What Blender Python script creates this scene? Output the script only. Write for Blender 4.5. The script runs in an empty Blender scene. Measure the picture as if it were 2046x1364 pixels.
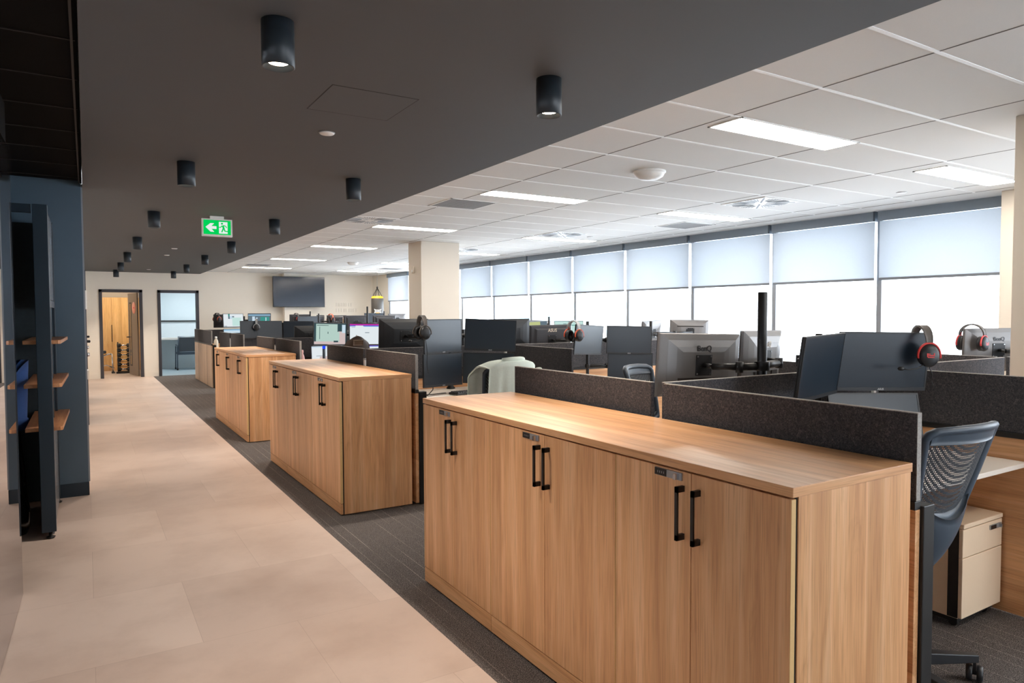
import bpy, math, random
from mathutils import Vector, Matrix
random.seed(7)
SC = bpy.context.scene
COL = SC.collection
PI = math.pi
rad = math.radians

# ------------------------------------------------------------------ camera
F, YAW, PIT, ROLL, CAMZ = 1381.8, .5519, .0389, -.0038, 1.62
_cy, _sy, _cp, _sp = math.cos(YAW), math.sin(YAW), math.cos(PIT), math.sin(PIT)
_fw = Vector((_sy*_cp, _cy*_cp, -_sp)); _r0 = Vector((_cy, -_sy, 0)); _u0 = Vector((_sy*_sp, _cy*_sp, _cp))
_c, _s = math.cos(ROLL), math.sin(ROLL)
_rt = _r0*_c + _u0*_s; _up = _u0*_c - _r0*_s
cam = bpy.data.cameras.new('camera'); camo = bpy.data.objects.new('camera', cam); COL.objects.link(camo)
cam.sensor_width = 36; cam.lens = F*36/2046; cam.clip_start = .05; cam.clip_end = 2000
m = Matrix((_rt, _up, -_fw)).transposed().to_4x4(); m.translation = Vector((0, 0, CAMZ)); camo.matrix_world = m
SC.camera = camo

# ------------------------------------------------------------------ world, exposure
W = bpy.data.worlds.new('sky'); SC.world = W; W.use_nodes = True
bg = W.node_tree.nodes['Background']; bg.inputs[0].default_value = (.86, .92, 1, 1); bg.inputs[1].default_value = 5.0
SC.view_settings.view_transform = 'Standard'; SC.view_settings.look = 'None'
SC.view_settings.gamma = 1; SC.view_settings.use_curve_mapping = False
SC.view_settings.exposure = 1.0
try:
    SC.cycles.use_denoising = True; SC.cycles.denoiser = 'OPENIMAGEDENOISE'
    SC.cycles.max_bounces = 10; SC.cycles.diffuse_bounces = 5; SC.cycles.transparent_max_bounces = 16
    SC.cycles.sample_clamp_indirect = 8
except Exception: pass
PANEL_E, SPOT_W, DOWN_E = 15.5, 72.0, 14.0

# ------------------------------------------------------------------ materials
def S(r, g, b):
    f = lambda c: (c/255)/12.92 if c/255 <= .04045 else ((c/255+.055)/1.055)**2.4
    return (f(r), f(g), f(b), 1)
def new(name):
    m = bpy.data.materials.new(name); m.use_nodes = True
    return m, m.node_tree, m.node_tree.nodes['Principled BSDF']
def mat(name, col, rough=.5, metal=0, spec=.5, noise=0, nscale=30, bump=0, emit=None, es=0, coat=0):
    m, t, p = new(name)
    p.inputs['Base Color'].default_value = col; p.inputs['Roughness'].default_value = rough
    p.inputs['Metallic'].default_value = metal; p.inputs['Specular IOR Level'].default_value = spec
    p.inputs['Coat Weight'].default_value = coat
    tc = t.nodes.new('ShaderNodeTexCoord'); n = t.nodes.new('ShaderNodeTexNoise'); n.inputs['Scale'].default_value = nscale
    n.inputs['Detail'].default_value = 4; t.links.new(tc.outputs['Object'], n.inputs['Vector'])
    if noise:
        r = t.nodes.new('ShaderNodeMixRGB'); r.inputs[1].default_value = tuple(c*(1-noise) for c in col[:3])+(1,)
        r.inputs[2].default_value = tuple(min(1, c*(1+noise)) for c in col[:3])+(1,)
        t.links.new(n.outputs['Fac'], r.inputs[0]); t.links.new(r.outputs[0], p.inputs['Base Color'])
    if bump:
        b = t.nodes.new('ShaderNodeBump'); b.inputs['Strength'].default_value = bump; b.inputs['Distance'].default_value = .002
        t.links.new(n.outputs['Fac'], b.inputs['Height']); t.links.new(b.outputs[0], p.inputs['Normal'])
    if emit:
        p.inputs['Emission Color'].default_value = emit; p.inputs['Emission Strength'].default_value = es
    return m
def ramp(t, stops):
    r = t.nodes.new('ShaderNodeValToRGB')
    while len(r.color_ramp.elements) < len(stops): r.color_ramp.elements.new(.5)
    for e, (p, c) in zip(r.color_ramp.elements, stops): e.position = p; e.color = c
    return r
def wood(name, axis, dark, mid, light, rough=.42, seed=0., plank=.094):
    m, t, p = new(name)
    tc = t.nodes.new('ShaderNodeTexCoord')
    def noise(cross, along, detail, rough_, dist=0.):
        mp = t.nodes.new('ShaderNodeMapping'); sc = [cross]*3; sc[axis] = along; mp.inputs['Scale'].default_value = sc; mp.inputs['Location'].default_value = (seed, seed*2, seed*3)
        t.links.new(tc.outputs['Object'], mp.inputs['Vector'])
        n = t.nodes.new('ShaderNodeTexNoise'); n.inputs['Scale'].default_value = 1; n.inputs['Detail'].default_value = detail; n.inputs['Roughness'].default_value = rough_; n.inputs['Distortion'].default_value = dist
        t.links.new(mp.outputs[0], n.inputs['Vector']); return n.outputs['Fac']
    def mul(x, y, f=1.):
        q = t.nodes.new('ShaderNodeMixRGB'); q.blend_type = 'MULTIPLY'; q.inputs[0].default_value = f; t.links.new(x, q.inputs[1]); t.links.new(y, q.inputs[2]); return q.outputs[0]
    r = ramp(t, [(.25, dark), (.5, mid), (.75, light)]); t.links.new(noise(18, .9, 5, .55, .9), r.inputs[0])
    # plank to plank tone
    sx = t.nodes.new('ShaderNodeSeparateXYZ'); t.links.new(tc.outputs['Object'], sx.inputs[0])
    cr = [i for i in range(3) if i != axis]
    ad = t.nodes.new('ShaderNodeMath'); ad.operation = 'ADD'; t.links.new(sx.outputs[cr[0]], ad.inputs[0]); t.links.new(sx.outputs[cr[1]], ad.inputs[1])
    dv = t.nodes.new('ShaderNodeMath'); dv.operation = 'DIVIDE'; dv.inputs[1].default_value = plank; t.links.new(ad.outputs[0], dv.inputs[0])
    fl = t.nodes.new('ShaderNodeMath'); fl.operation = 'FLOOR'; t.links.new(dv.outputs[0], fl.inputs[0])
    wn_ = t.nodes.new('ShaderNodeTexWhiteNoise'); wn_.noise_dimensions = '1D'; t.links.new(fl.outputs[0], wn_.inputs['W'])
    r2 = ramp(t, [(0, (.88, .86, .84, 1)), (1, (1.04, 1.05, 1.06, 1))]); t.links.new(wn_.outputs['Value'], r2.inputs[0])
    # fine pores and a few darker knots
    r3 = ramp(t, [(.34, (.76, .72, .68, 1)), (.5, (1, 1, 1, 1))]); t.links.new(noise(190, 4.5, 2, .5), r3.inputs[0])
    r4 = ramp(t, [(.27, (.72, .66, .60, 1)), (.36, (1, 1, 1, 1))]); t.links.new(noise(9, 2.2, 4, .6, 1.5), r4.inputs[0])
    t.links.new(mul(mul(mul(r.outputs[0], r2.outputs[0]), r3.outputs[0], .75), r4.outputs[0], .6), p.inputs['Base Color']); p.inputs['Roughness'].default_value = rough
    return m
def emis(name, col, s):
    m = bpy.data.materials.new(name); m.use_nodes = True; t = m.node_tree; t.nodes.clear()
    e = t.nodes.new('ShaderNodeEmission'); o = t.nodes.new('ShaderNodeOutputMaterial')
    e.inputs[0].default_value = col; e.inputs[1].default_value = s; t.links.new(e.outputs[0], o.inputs[0]); return m
OAK = [S(202, 144, 98), S(227, 172, 122), S(240, 193, 148)]
M = {}
M['oak_z'] = wood('oak_vertical', 2, *OAK); M['oak_y'] = wood('oak_along', 1, *OAK, rough=.33); M['oak_x'] = wood('oak_across', 0, *OAK)
M['oak_edge'] = mat('oak_edge_band', S(226, 188, 130), .5, noise=.06, nscale=80)
M['oak_grey'] = wood('pale_ash', 2, S(196, 166, 140), S(212, 182, 154), S(224, 196, 168))
M['oak_warm'] = wood('honey_oak', 2, S(210, 160, 96), S(228, 182, 118), S(236, 194, 134))
M['gap'] = mat('shadow_gap', S(30, 22, 16), .8, noise=.1)
M['black'] = mat('black_metal', S(22, 22, 24), .45, noise=.08, nscale=200)
M['blackp'] = mat('black_plastic', S(34, 36, 40), .42, noise=.06, nscale=300)
M['back'] = mat('monitor_back_plastic', S(58, 58, 62), .38, noise=.05, nscale=200)
M['backg'] = mat('monitor_back_grey', S(122, 119, 118), .34, metal=.35, noise=.04, nscale=200)
M['scr'] = mat('dark_screen', S(22, 34, 46), .3, spec=.6, noise=.03, nscale=5)
M['dlh'] = mat('downlight_housing', S(40, 48, 55), .42, noise=.05, nscale=60)
M['chrome'] = mat('brushed_chrome', S(205, 206, 210), .25, metal=1, noise=.03)
M['silver'] = mat('silver_paint', S(168, 170, 174), .35, metal=.6, noise=.03)
M['white'] = mat('white_plastic', S(236, 236, 234), .4, noise=.02)
M['lam'] = mat('white_laminate', S(226, 218, 208), .4, noise=.02, nscale=60)
M['beige'] = mat('beige_steel', S(232, 208, 180), .45, noise=.02, nscale=90)
M['navy'] = mat('navy_paint', S(80, 101, 118), .42, noise=.05, nscale=6)
M['navyd'] = mat('dark_navy_steel', S(22, 42, 56), .4, noise=.05, nscale=20)
M['greyp'] = mat('grey_lacquer', S(118, 124, 132), .25, noise=.03, nscale=9)
M['cream'] = mat('cream_paint', S(243, 236, 224), .75, noise=.015, nscale=3, bump=.05)
M['tan'] = mat('column_paint', S(224, 214, 200), .75, noise=.015, nscale=3, bump=.05)
M['bulk'] = mat('charcoal_paint', S(80, 82, 84), .7, noise=.03, nscale=4)
M['bulkline'] = mat('charcoal_gap', S(40, 38, 37), .8, noise=.03)
M['frame'] = mat('charcoal_door_frame', S(66, 66, 74), .45, noise=.04)
M['pblack'] = mat('black_paint', S(6, 5, 5), .8, spec=.1, noise=.08)
M['alu'] = mat('grey_aluminium', S(150, 156, 164), .4, metal=.3, noise=.03)
M['walu'] = mat('white_aluminium', S(232, 234, 236), .5, noise=.02)
M['ceil'] = mat('ceiling_tile', S(224, 224, 222), .85, noise=.02, nscale=120, bump=.1)
M['tbar'] = mat('ceiling_t_bar', S(240, 241, 240), .5, noise=.01)
M['cgap'] = mat('ceiling_gap', S(120, 118, 116), .8, noise=.02)
M['grille'] = mat('grey_grille', S(150, 150, 150), .6, noise=.12, nscale=400)
M['slot'] = mat('vent_slot', S(160, 168, 176), .7, noise=.05)
M['lit'] = emis('panel_diffuser', (1, .91, .80, 1), PANEL_E)
M['lamp'] = emis('downlight_lens', (1, .80, .58, 1), DOWN_E)
M['red'] = mat('red_plastic', S(214, 60, 58), .4, noise=.04)
M['orange'] = mat('orange_plastic', S(226, 96, 60), .5, noise=.05)
M['blue'] = mat('blue_velvet', S(34, 76, 140), .8, noise=.15, nscale=60)
M['pink'] = mat('pink_plastic', S(236, 186, 182), .4, noise=.03)
M['magenta'] = mat('pink_paper', S(240, 90, 170), .8, noise=.03)
M['yellow'] = mat('yellow_vinyl', S(244, 190, 40), .5, noise=.03)
M['bagb'] = mat('black_vinyl', S(74, 70, 66), .5, noise=.06, nscale=20)
M['brown'] = mat('dark_brown_leather', S(74, 62, 54), .5, noise=.08, nscale=60)
M['mint'] = mat('mint_cotton', S(222, 233, 224), .95, noise=.05, nscale=60, bump=.6)
M['fabn'] = mat('navy_chair_plastic', S(66, 78, 92), .45, noise=.05, nscale=60)
M['seat'] = mat('black_seat_fabric', S(34, 36, 40), .9, noise=.2, nscale=300)
M['green'] = emis('exit_green', S(0, 190, 80), .6); M['signw'] = emis('exit_white', S(226, 236, 232), .5)
M['rug'] = mat('grey_blue_vinyl', S(170, 184, 190), .4, noise=.06, nscale=5)
M['paleb'] = mat('pale_blue_wall', S(214, 222, 226), .8, noise=.01)
M['bottle'] = mat('cream_ceramic', S(232, 220, 200), .35, noise=.05)
M['conc'] = mat('pale_concrete', S(214, 212, 208), .9, noise=.05, nscale=.3)
M['bwin'] = mat('blue_glass_facade', S(150, 180, 186), .2, noise=.1, nscale=.5)
M['ltext'] = mat('light_print', S(205, 190, 172), .5, noise=.02); M['dtext'] = mat('dark_print', S(62, 62, 66), .5, noise=.02)
M['relief'] = mat('white_relief', S(238, 232, 222), .6, noise=.02)
M['hband'] = mat('grey_band', S(92, 86, 82), .6, noise=.06, nscale=200)
M['sil2'] = mat('silver_plastic', S(176, 178, 180), .35, noise=.04)
def _mirror():
    m = bpy.data.materials.new('smoked_mirror'); m.use_nodes = True; t = m.node_tree; t.nodes.clear()
    o = t.nodes.new('ShaderNodeOutputMaterial'); g = t.nodes.new('ShaderNodeBsdfGlossy'); d = t.nodes.new('ShaderNodeBsdfDiffuse'); x = t.nodes.new('ShaderNodeMixShader')
    g.inputs[0].default_value = (.80, .79, .80, 1); g.inputs[1].default_value = .004
    d.inputs[0].default_value = (.05, .05, .055, 1); x.inputs[0].default_value = .9
    tc = t.nodes.new('ShaderNodeTexCoord'); n = t.nodes.new('ShaderNodeTexNoise'); n.inputs['Scale'].default_value = .9; n.inputs['Detail'].default_value = 0
    b = t.nodes.new('ShaderNodeBump'); b.inputs['Strength'].default_value = .05; b.inputs['Distance'].default_value = .01
    t.links.new(tc.outputs['Object'], n.inputs['Vector']); t.links.new(n.outputs['Fac'], b.inputs['Height']); t.links.new(b.outputs[0], g.inputs['Normal'])
    t.links.new(d.outputs[0], x.inputs[1]); t.links.new(g.outputs[0], x.inputs[2]); t.links.new(x.outputs[0], o.inputs[0]); return m
M['mirror'] = _mirror()
def _glass():
    m = bpy.data.materials.new('window_glass'); m.use_nodes = True; t = m.node_tree; t.nodes.clear()
    o = t.nodes.new('ShaderNodeOutputMaterial'); g = t.nodes.new('ShaderNodeBsdfGlossy'); d = t.nodes.new('ShaderNodeBsdfTransparent'); x = t.nodes.new('ShaderNodeMixShader')
    lw = t.nodes.new('ShaderNodeLayerWeight'); f = t.nodes.new('ShaderNodeMath'); f.operation = 'POWER'; f.inputs[1].default_value = 5; t.links.new(lw.outputs['Facing'], f.inputs[0]); g.inputs[1].default_value = .02; d.inputs[0].default_value = (.95, .97, .98, 1)
    t.links.new(f.outputs[0], x.inputs[0]); t.links.new(d.outputs[0], x.inputs[1]); t.links.new(g.outputs[0], x.inputs[2]); t.links.new(x.outputs[0], o.inputs[0]); return m
M['glass'] = _glass()
def _blind():
    m = bpy.data.materials.new('blind_fabric'); m.use_nodes = True; t = m.node_tree; t.nodes.clear()
    o = t.nodes.new('ShaderNodeOutputMaterial'); a = t.nodes.new('ShaderNodeBsdfTransparent'); b = t.nodes.new('ShaderNodeBsdfTranslucent'); d = t.nodes.new('ShaderNodeBsdfDiffuse')
    a.inputs[0].default_value = (1, 1, 1, 1); b.inputs[0].default_value = (.66, .68, .70, 1); d.inputs[0].default_value = (.55, .58, .62, 1)
    tc = t.nodes.new('ShaderNodeTexCoord'); n = t.nodes.new('ShaderNodeTexNoise'); n.inputs['Scale'].default_value = 60
    x1 = t.nodes.new('ShaderNodeMixShader'); x1.inputs[0].default_value = .35; t.links.new(b.outputs[0], x1.inputs[1]); t.links.new(d.outputs[0], x1.inputs[2])
    mr = t.nodes.new('ShaderNodeMapRange'); mr.inputs[3].default_value = .085; mr.inputs[4].default_value = .12
    t.links.new(tc.outputs['Object'], n.inputs['Vector']); t.links.new(n.outputs['Fac'], mr.inputs[0])
    x2 = t.nodes.new('ShaderNodeMixShader'); t.links.new(mr.outputs[0], x2.inputs[0]); t.links.new(x1.outputs[0], x2.inputs[1]); t.links.new(a.outputs[0], x2.inputs[2])
    t.links.new(x2.outputs[0], o.inputs[0]); return m
M['blind'] = _blind()
def _meshfab():
    m = bpy.data.materials.new('chair_mesh'); m.use_nodes = True; t = m.node_tree; p = t.nodes['Principled BSDF']; p.inputs['Base Color'].default_value = S(58, 62, 68); p.inputs['Roughness'].default_value = .7
    o = t.nodes['Material Output']; a = t.nodes.new('ShaderNodeBsdfTransparent'); x = t.nodes.new('ShaderNodeMixShader')
    tc = t.nodes.new('ShaderNodeTexCoord'); v = t.nodes.new('ShaderNodeTexVoronoi'); v.inputs['Scale'].default_value = 125; v.inputs['Randomness'].default_value = 0
    g = t.nodes.new('ShaderNodeMath'); g.operation = 'LESS_THAN'; g.inputs[1].default_value = .34
    t.links.new(tc.outputs['Object'], v.inputs['Vector']); t.links.new(v.outputs['Distance'], g.inputs[0])
    t.links.new(g.outputs[0], x.inputs[0]); t.links.new(p.outputs[0], x.inputs[1]); t.links.new(a.outputs[0], x.inputs[2]); t.links.new(x.outputs[0], o.inputs[0]); return m
M['net'] = _meshfab()
def _felt(name, a, b, c):
    m, t, p = new(name)
    tc = t.nodes.new('ShaderNodeTexCoord'); n = t.nodes.new('ShaderNodeTexNoise'); n.inputs['Scale'].default_value = 130; n.inputs['Detail'].default_value = 5; n.inputs['Roughness'].default_value = .7; n.inputs['Distortion'].default_value = 1.2
    t.links.new(tc.outputs['Object'], n.inputs['Vector'])
    r = ramp(t, [(.3, a), (.5, b), (.7, c)]); t.links.new(n.outputs['Fac'], r.inputs[0]); t.links.new(r.outputs[0], p.inputs['Base Color'])
    p.inputs['Roughness'].default_value = .95; p.inputs['Specular IOR Level'].default_value = .15
    bb = t.nodes.new('ShaderNodeBump'); bb.inputs['Strength'].default_value = .25; bb.inputs['Distance'].default_value = .002; t.links.new(n.outputs['Fac'], bb.inputs['Height']); t.links.new(bb.outputs[0], p.inputs['Normal'])
    return m
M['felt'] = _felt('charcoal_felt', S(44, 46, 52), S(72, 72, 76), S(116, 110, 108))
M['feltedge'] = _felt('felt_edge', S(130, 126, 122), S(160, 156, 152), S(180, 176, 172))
def _carpet():
    m, t, p = new('carpet_planks')
    tc = t.nodes.new('ShaderNodeTexCoord')
    n = t.nodes.new('ShaderNodeTexNoise'); n.inputs['Scale'].default_value = 260; n.inputs['Detail'].default_value = 3; t.links.new(tc.outputs['Object'], n.inputs['Vector'])
    r = ramp(t, [(.32, S(50, 47, 46)), (.50, S(84, 79, 77)), (.66, S(150, 141, 136))]); t.links.new(n.outputs['Fac'], r.inputs[0])
    mp = t.nodes.new('ShaderNodeMapping'); mp.inputs['Scale'].default_value = (12.2, .9, 1); t.links.new(tc.outputs['Object'], mp.inputs['Vector'])
    n2 = t.nodes.new('ShaderNodeTexNoise'); n2.inputs['Scale'].default_value = 1; n2.inputs['Detail'].default_value = 3; t.links.new(mp.outputs[0], n2.inputs['Vector'])
    sx = t.nodes.new('ShaderNodeSeparateXYZ'); t.links.new(mp.outputs[0], sx.inputs[0])
    fr = t.nodes.new('ShaderNodeMath'); fr.operation = 'FRACT'; t.links.new(sx.outputs[0], fr.inputs[0])
    lt = t.nodes.new('ShaderNodeMath'); lt.operation = 'LESS_THAN'; lt.inputs[1].default_value = .06; t.links.new(fr.outputs[0], lt.inputs[0])
    r0 = ramp(t, [(.42, (0, 0, 0, 1)), (.6, (1, 1, 1, 1))]); t.links.new(n2.outputs['Fac'], r0.inputs[0])
    ml = t.nodes.new('ShaderNodeMath'); ml.operation = 'MULTIPLY'; t.links.new(lt.outputs[0], ml.inputs[0]); t.links.new(r0.outputs[0], ml.inputs[1])
    r2 = ramp(t, [(0, (.96, .96, .96, 1)), (1, (2.0, 1.95, 1.9, 1))]); t.links.new(ml.outputs[0], r2.inputs[0])
    x = t.nodes.new('ShaderNodeMixRGB'); x.blend_type = 'MULTIPLY'; x.inputs[0].default_value = 1; t.links.new(r.outputs[0], x.inputs[1]); t.links.new(r2.outputs[0], x.inputs[2])
    t.links.new(x.outputs[0], p.inputs['Base Color']); p.inputs['Roughness'].default_value = .97; p.inputs['Specular IOR Level'].default_value = .1
    b = t.nodes.new('ShaderNodeBump'); b.inputs['Strength'].default_value = .6; b.inputs['Distance'].default_value = .004; t.links.new(n.outputs['Fac'], b.inputs['Height']); t.links.new(b.outputs[0], p.inputs['Normal'])
    return m
M['carpet'] = _carpet()
def _vinyl():
    m, t, p = new('beige_vinyl_tile')
    tc = t.nodes.new('ShaderNodeTexCoord')
    br = t.nodes.new('ShaderNodeTexBrick'); br.inputs['Scale'].default_value = 1; br.inputs['Brick Width'].default_value = .92; br.inputs['Row Height'].default_value = .92
    br.inputs['Mortar Size'].default_value = .0015; br.inputs['Mortar'].default_value = S(180, 161, 148); br.offset = .5
    br.inputs['Color1'].default_value = S(195, 175, 162); br.inputs['Color2'].default_value = S(206, 187, 174); br.inputs['Bias'].default_value = 0
    t.links.new(tc.outputs['Object'], br.inputs['Vector'])
    n = t.nodes.new('ShaderNodeTexNoise'); n.inputs['Scale'].default_value = 1.5; n.inputs['Detail'].default_value = 7; n.inputs['Roughness'].default_value = .62; t.links.new(tc.outputs['Object'], n.inputs['Vector'])
    r = ramp(t, [(.3, (.82, .79, .77, 1)), (.55, (1, 1, 1, 1)), (.8, (1.05, 1.05, 1.05, 1))]); t.links.new(n.outputs['Fac'], r.inputs[0])
    x = t.nodes.new('ShaderNodeMixRGB'); x.blend_type = 'MULTIPLY'; x.inputs[0].default_value = 1; t.links.new(br.outputs['Color'], x.inputs[1]); t.links.new(r.outputs[0], x.inputs[2])
    t.links.new(x.outputs[0], p.inputs['Base Color'])
    mr = t.nodes.new('ShaderNodeMapRange'); mr.inputs[3].default_value = .36; mr.inputs[4].default_value = .5; t.links.new(n.outputs['Fac'], mr.inputs[0]); t.links.new(mr.outputs[0], p.inputs['Roughness'])
    return m
M['vinyl'] = _vinyl()
for i, (n, c, s) in enumerate((('mint', S(196, 224, 214), .8), ('pinkw', S(226, 206, 204), .8), ('darkg', S(60, 84, 90), .8), ('bluew', S(206, 226, 240), .9), ('mag', S(196, 50, 170), .9), ('indigo', S(84, 110, 220), .9), ('white', S(232, 240, 244), .9), ('sky', S(150, 196, 226), .9), ('teal', S(70, 160, 150), .8), ('yel', S(206, 214, 150), .8), ('slate', S(110, 128, 140), .8), ('spring', S(200, 232, 226), .9), ('warm', S(226, 190, 150), .75))):
    M['s_'+n] = emis('screen_'+n, c, s*.52)

# ------------------------------------------------------------------ mesh helpers
class MB:
    def __init__(s): s.v = []; s.f = []; s.sm = []; s.mi = []
    def add(s, vs, fs, smooth=False, mi=0):
        o = len(s.v); s.v += [tuple(v) for v in vs]
        for f in fs: s.f.append([i+o for i in f]); s.sm.append(smooth); s.mi.append(mi)
        return s
    def box(s, x0, x1, y0, y1, z0, z1, mi=0):
        if x0 > x1: x0, x1 = x1, x0
        if y0 > y1: y0, y1 = y1, y0
        if z0 > z1: z0, z1 = z1, z0
        return s.add([(x0,y0,z0),(x1,y0,z0),(x1,y1,z0),(x0,y1,z0),(x0,y0,z1),(x1,y0,z1),(x1,y1,z1),(x0,y1,z1)],
                     [(3,2,1,0),(4,5,6,7),(0,1,5,4),(1,2,6,5),(2,3,7,6),(3,0,4,7)], mi=mi)
    def frustum(s, r0, y0, r1, y1, mi=0):   # rects (x0,x1,z0,z1) in two y planes
        a = [(r0[0],y0,r0[2]),(r0[1],y0,r0[2]),(r0[1],y0,r0[3]),(r0[0],y0,r0[3])]; b = [(r1[0],y1,r1[2]),(r1[1],y1,r1[2]),(r1[1],y1,r1[3]),(r1[0],y1,r1[3])]
        return s.add(a+b, [(0,1,2,3),(7,6,5,4),(1,0,4,5),(2,1,5,6),(3,2,6,7),(0,3,7,4)], mi=mi)
    def lathe(s, prof, c=(0,0,0), axis='z', n=24, caps=True, mi=0, sx=1, sy=1):
        vs = []; fs = []
        for r, h in prof:
            for k in range(n):
                a = 2*PI*k/n; p = (r*math.cos(a)*sx, r*math.sin(a)*sy, h)
                if axis == 'x': p = (p[2], p[0], p[1])
                elif axis == 'y': p = (p[0], p[2], p[1])
                vs.append((p[0]+c[0], p[1]+c[1], p[2]+c[2]))
        for i in range(len(prof)-1):
            for k in range(n): fs.append((i*n+k, i*n+(k+1)%n, (i+1)*n+(k+1)%n, (i+1)*n+k))
        s.add(vs, fs, True, mi)
        if caps:
            o = len(s.v)-len(vs)
            for i, rev in ((0, True), (len(prof)-1, False)):
                if prof[i][0] > 1e-5:
                    f = [o+i*n+k for k in range(n)]; s.f.append(f[::-1] if rev else f); s.sm.append(False); s.mi.append(mi)
        return s
    def tube(s, pts, r, n=10, mi=0, closed=False, flat=1.0):
        P = [Vector(p) for p in pts]; vs = []; fs = []; N = len(P); up = None
        for i in range(N):
            t = (P[(i+1) % N]-P[i-1]) if closed else (P[min(i+1, N-1)]-P[max(i-1, 0)])
            t.normalize()
            if up is None:
                up = Vector((0, 0, 1)) if abs(t.z) < .9 else Vector((1, 0, 0))
            a = t.cross(up)
            if a.length < 1e-4: a = t.cross(Vector((0, 1, 0)))
            a.normalize(); b = a.cross(t); up = b
            rr = r[i] if isinstance(r, (list, tuple)) else r
            for k in range(n):
                q = 2*PI*k/n; vs.append(P[i]+a*math.cos(q)*rr+b*math.sin(q)*rr*flat)
        for i in range(N if closed else N-1):
            for k in range(n): fs.append((i*n+k, i*n+(k+1)%n, ((i+1)%N)*n+(k+1)%n, ((i+1)%N)*n+k))
        s.add(vs, fs, True, mi)
        if not closed:
            o = len(s.v)-len(vs)
            s.f.append([o+k for k in range(n)][::-1]); s.sm.append(False); s.mi.append(mi)
            s.f.append([o+(N-1)*n+k for k in range(n)]); s.sm.append(False); s.mi.append(mi)
        return s
    def prism(s, poly, y0, y1, axis='y', mi=0):   # poly of 2D points (x,z); extruded along axis
        n = len(poly)
        def q(a, b, h): return {'y': (a, h, b), 'x': (h, a, b), 'z': (a, b, h)}[axis]
        vs = [q(a, b, y0) for a, b in poly]+[q(a, b, y1) for a, b in poly]
        fs = [list(range(n)), list(range(2*n-1, n-1, -1))]+[(i, n+i, n+(i+1)%n, (i+1)%n) for i in range(n)]
        return s.add(vs, fs, mi=mi)
    def grid(s, fn, nu, nv, thick=0, smooth=True, mi=0):
        vs = [Vector(fn(i/nu, j/nv)) for j in range(nv+1) for i in range(nu+1)]; w = nu+1
        fs = [(j*w+i, j*w+i+1, (j+1)*w+i+1, (j+1)*w+i) for j in range(nv) for i in range(nu)]
        if thick:
            ns = [Vector() for _ in vs]
            for f in fs:
                nn = (vs[f[1]]-vs[f[0]]).cross(vs[f[3]]-vs[f[0]])
                for i in f: ns[i] += nn
            k = len(vs); back = [v-n.normalized()*thick for v, n in zip(vs, ns)]
            fs2 = [tuple(k+i for i in f[::-1]) for f in fs]
            rim = [j*w for j in range(nv+1)]
            edge = [i for i in range(nu+1)]+[j*w+nu for j in range(1, nv+1)]+[nv*w+i for i in range(nu-1, -1, -1)]+[j*w for j in range(nv-1, 0, -1)]
            fr = [(edge[i], k+edge[i], k+edge[(i+1)%len(edge)], edge[(i+1)%len(edge)]) for i in range(len(edge))]
            return s.add(vs+back, fs+fs2+[f[::-1] for f in fr], smooth, mi)
        return s.add(vs, fs, smooth, mi)
    def xf(s, Mx):
        s.v = [tuple(Mx @ Vector(v)) for v in s.v]; return s
    def move(s, d): s.v = [(v[0]+d[0], v[1]+d[1], v[2]+d[2]) for v in s.v]; return s
    def mesh(s, name, mats):
        me = bpy.data.meshes.new(name); me.from_pydata(s.v, [], s.f)
        for m_ in (mats if isinstance(mats, (list, tuple)) else [mats]): me.materials.append(m_)
        me.polygons.foreach_set('use_smooth', s.sm); me.polygons.foreach_set('material_index', s.mi); me.update(); return me
def link(name, me, parent=None):
    o = bpy.data.objects.new(name, me); COL.objects.link(o)
    if parent is not None: o.parent = parent
    return o
def bev(o, w=.003, n=2):
    b = o.modifiers.new('edge', 'BEVEL'); b.width = w; b.segments = n; b.limit_method = 'ANGLE'; b.angle_limit = rad(50); b.harden_normals = False
    return o
def tag(o, label, cat, group=None):
    o['label'] = label; o['category'] = cat
    if group: o['group'] = group
    return o
def thing(name, label, cat, loc=(0, 0, 0), rz=0, group=None, rot=None):
    o = bpy.data.objects.new(name, None); COL.objects.link(o); o.empty_display_size = .1
    o.location = loc; o.rotation_euler = rot if rot else (0, 0, rz)
    return tag(o, label, cat, group)
def part(t, name, mb, mats, bevel=0, world=False, label=None):
    if world: mb.move([-c for c in t.location])
    o = link(name, mb.mesh(name, mats), t)
    if bevel: bev(o, bevel)
    if label: o['label'] = label
    return o
def solo(name, label, cat, mb, mats, bevel=0, group=None, loc=None):
    if loc is not None: mb.move([-c for c in loc])
    o = link(name, mb.mesh(name, mats)); 
    if loc is not None: o.location = loc
    if bevel: bev(o, bevel)
    return tag(o, label, cat, group)
def struct(name, mb, mats, parent=None, bevel=0):
    o = link(name, mb.mesh(name, mats), parent)
    if parent is None: o['kind'] = 'structure'
    if bevel: bev(o, bevel)
    return o
def copytree(o, parent=None):
    c = o.copy(); COL.objects.link(c)
    if parent is not None: c.parent = parent
    for ch in list(o.children): copytree(ch, c)
    return c
_tc = {}
def text_mb(txt, size, depth=.001, bold=False):
    cu = bpy.data.curves.new('t', 'FONT'); cu.body = txt; cu.size = size; cu.extrude = depth/2; cu.align_x = 'CENTER'; cu.align_y = 'CENTER'; cu.resolution_u = 3
    if bold: cu.offset = size*.02
    o = bpy.data.objects.new('t', cu); COL.objects.link(o)
    dg = bpy.context.evaluated_depsgraph_get(); me = bpy.data.meshes.new_from_object(o.evaluated_get(dg))
    mb = MB(); mb.add([v.co[:] for v in me.vertices], [list(p.vertices) for p in me.polygons])
    bpy.data.objects.remove(o); bpy.data.curves.remove(cu); bpy.data.meshes.remove(me); return mb
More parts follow.
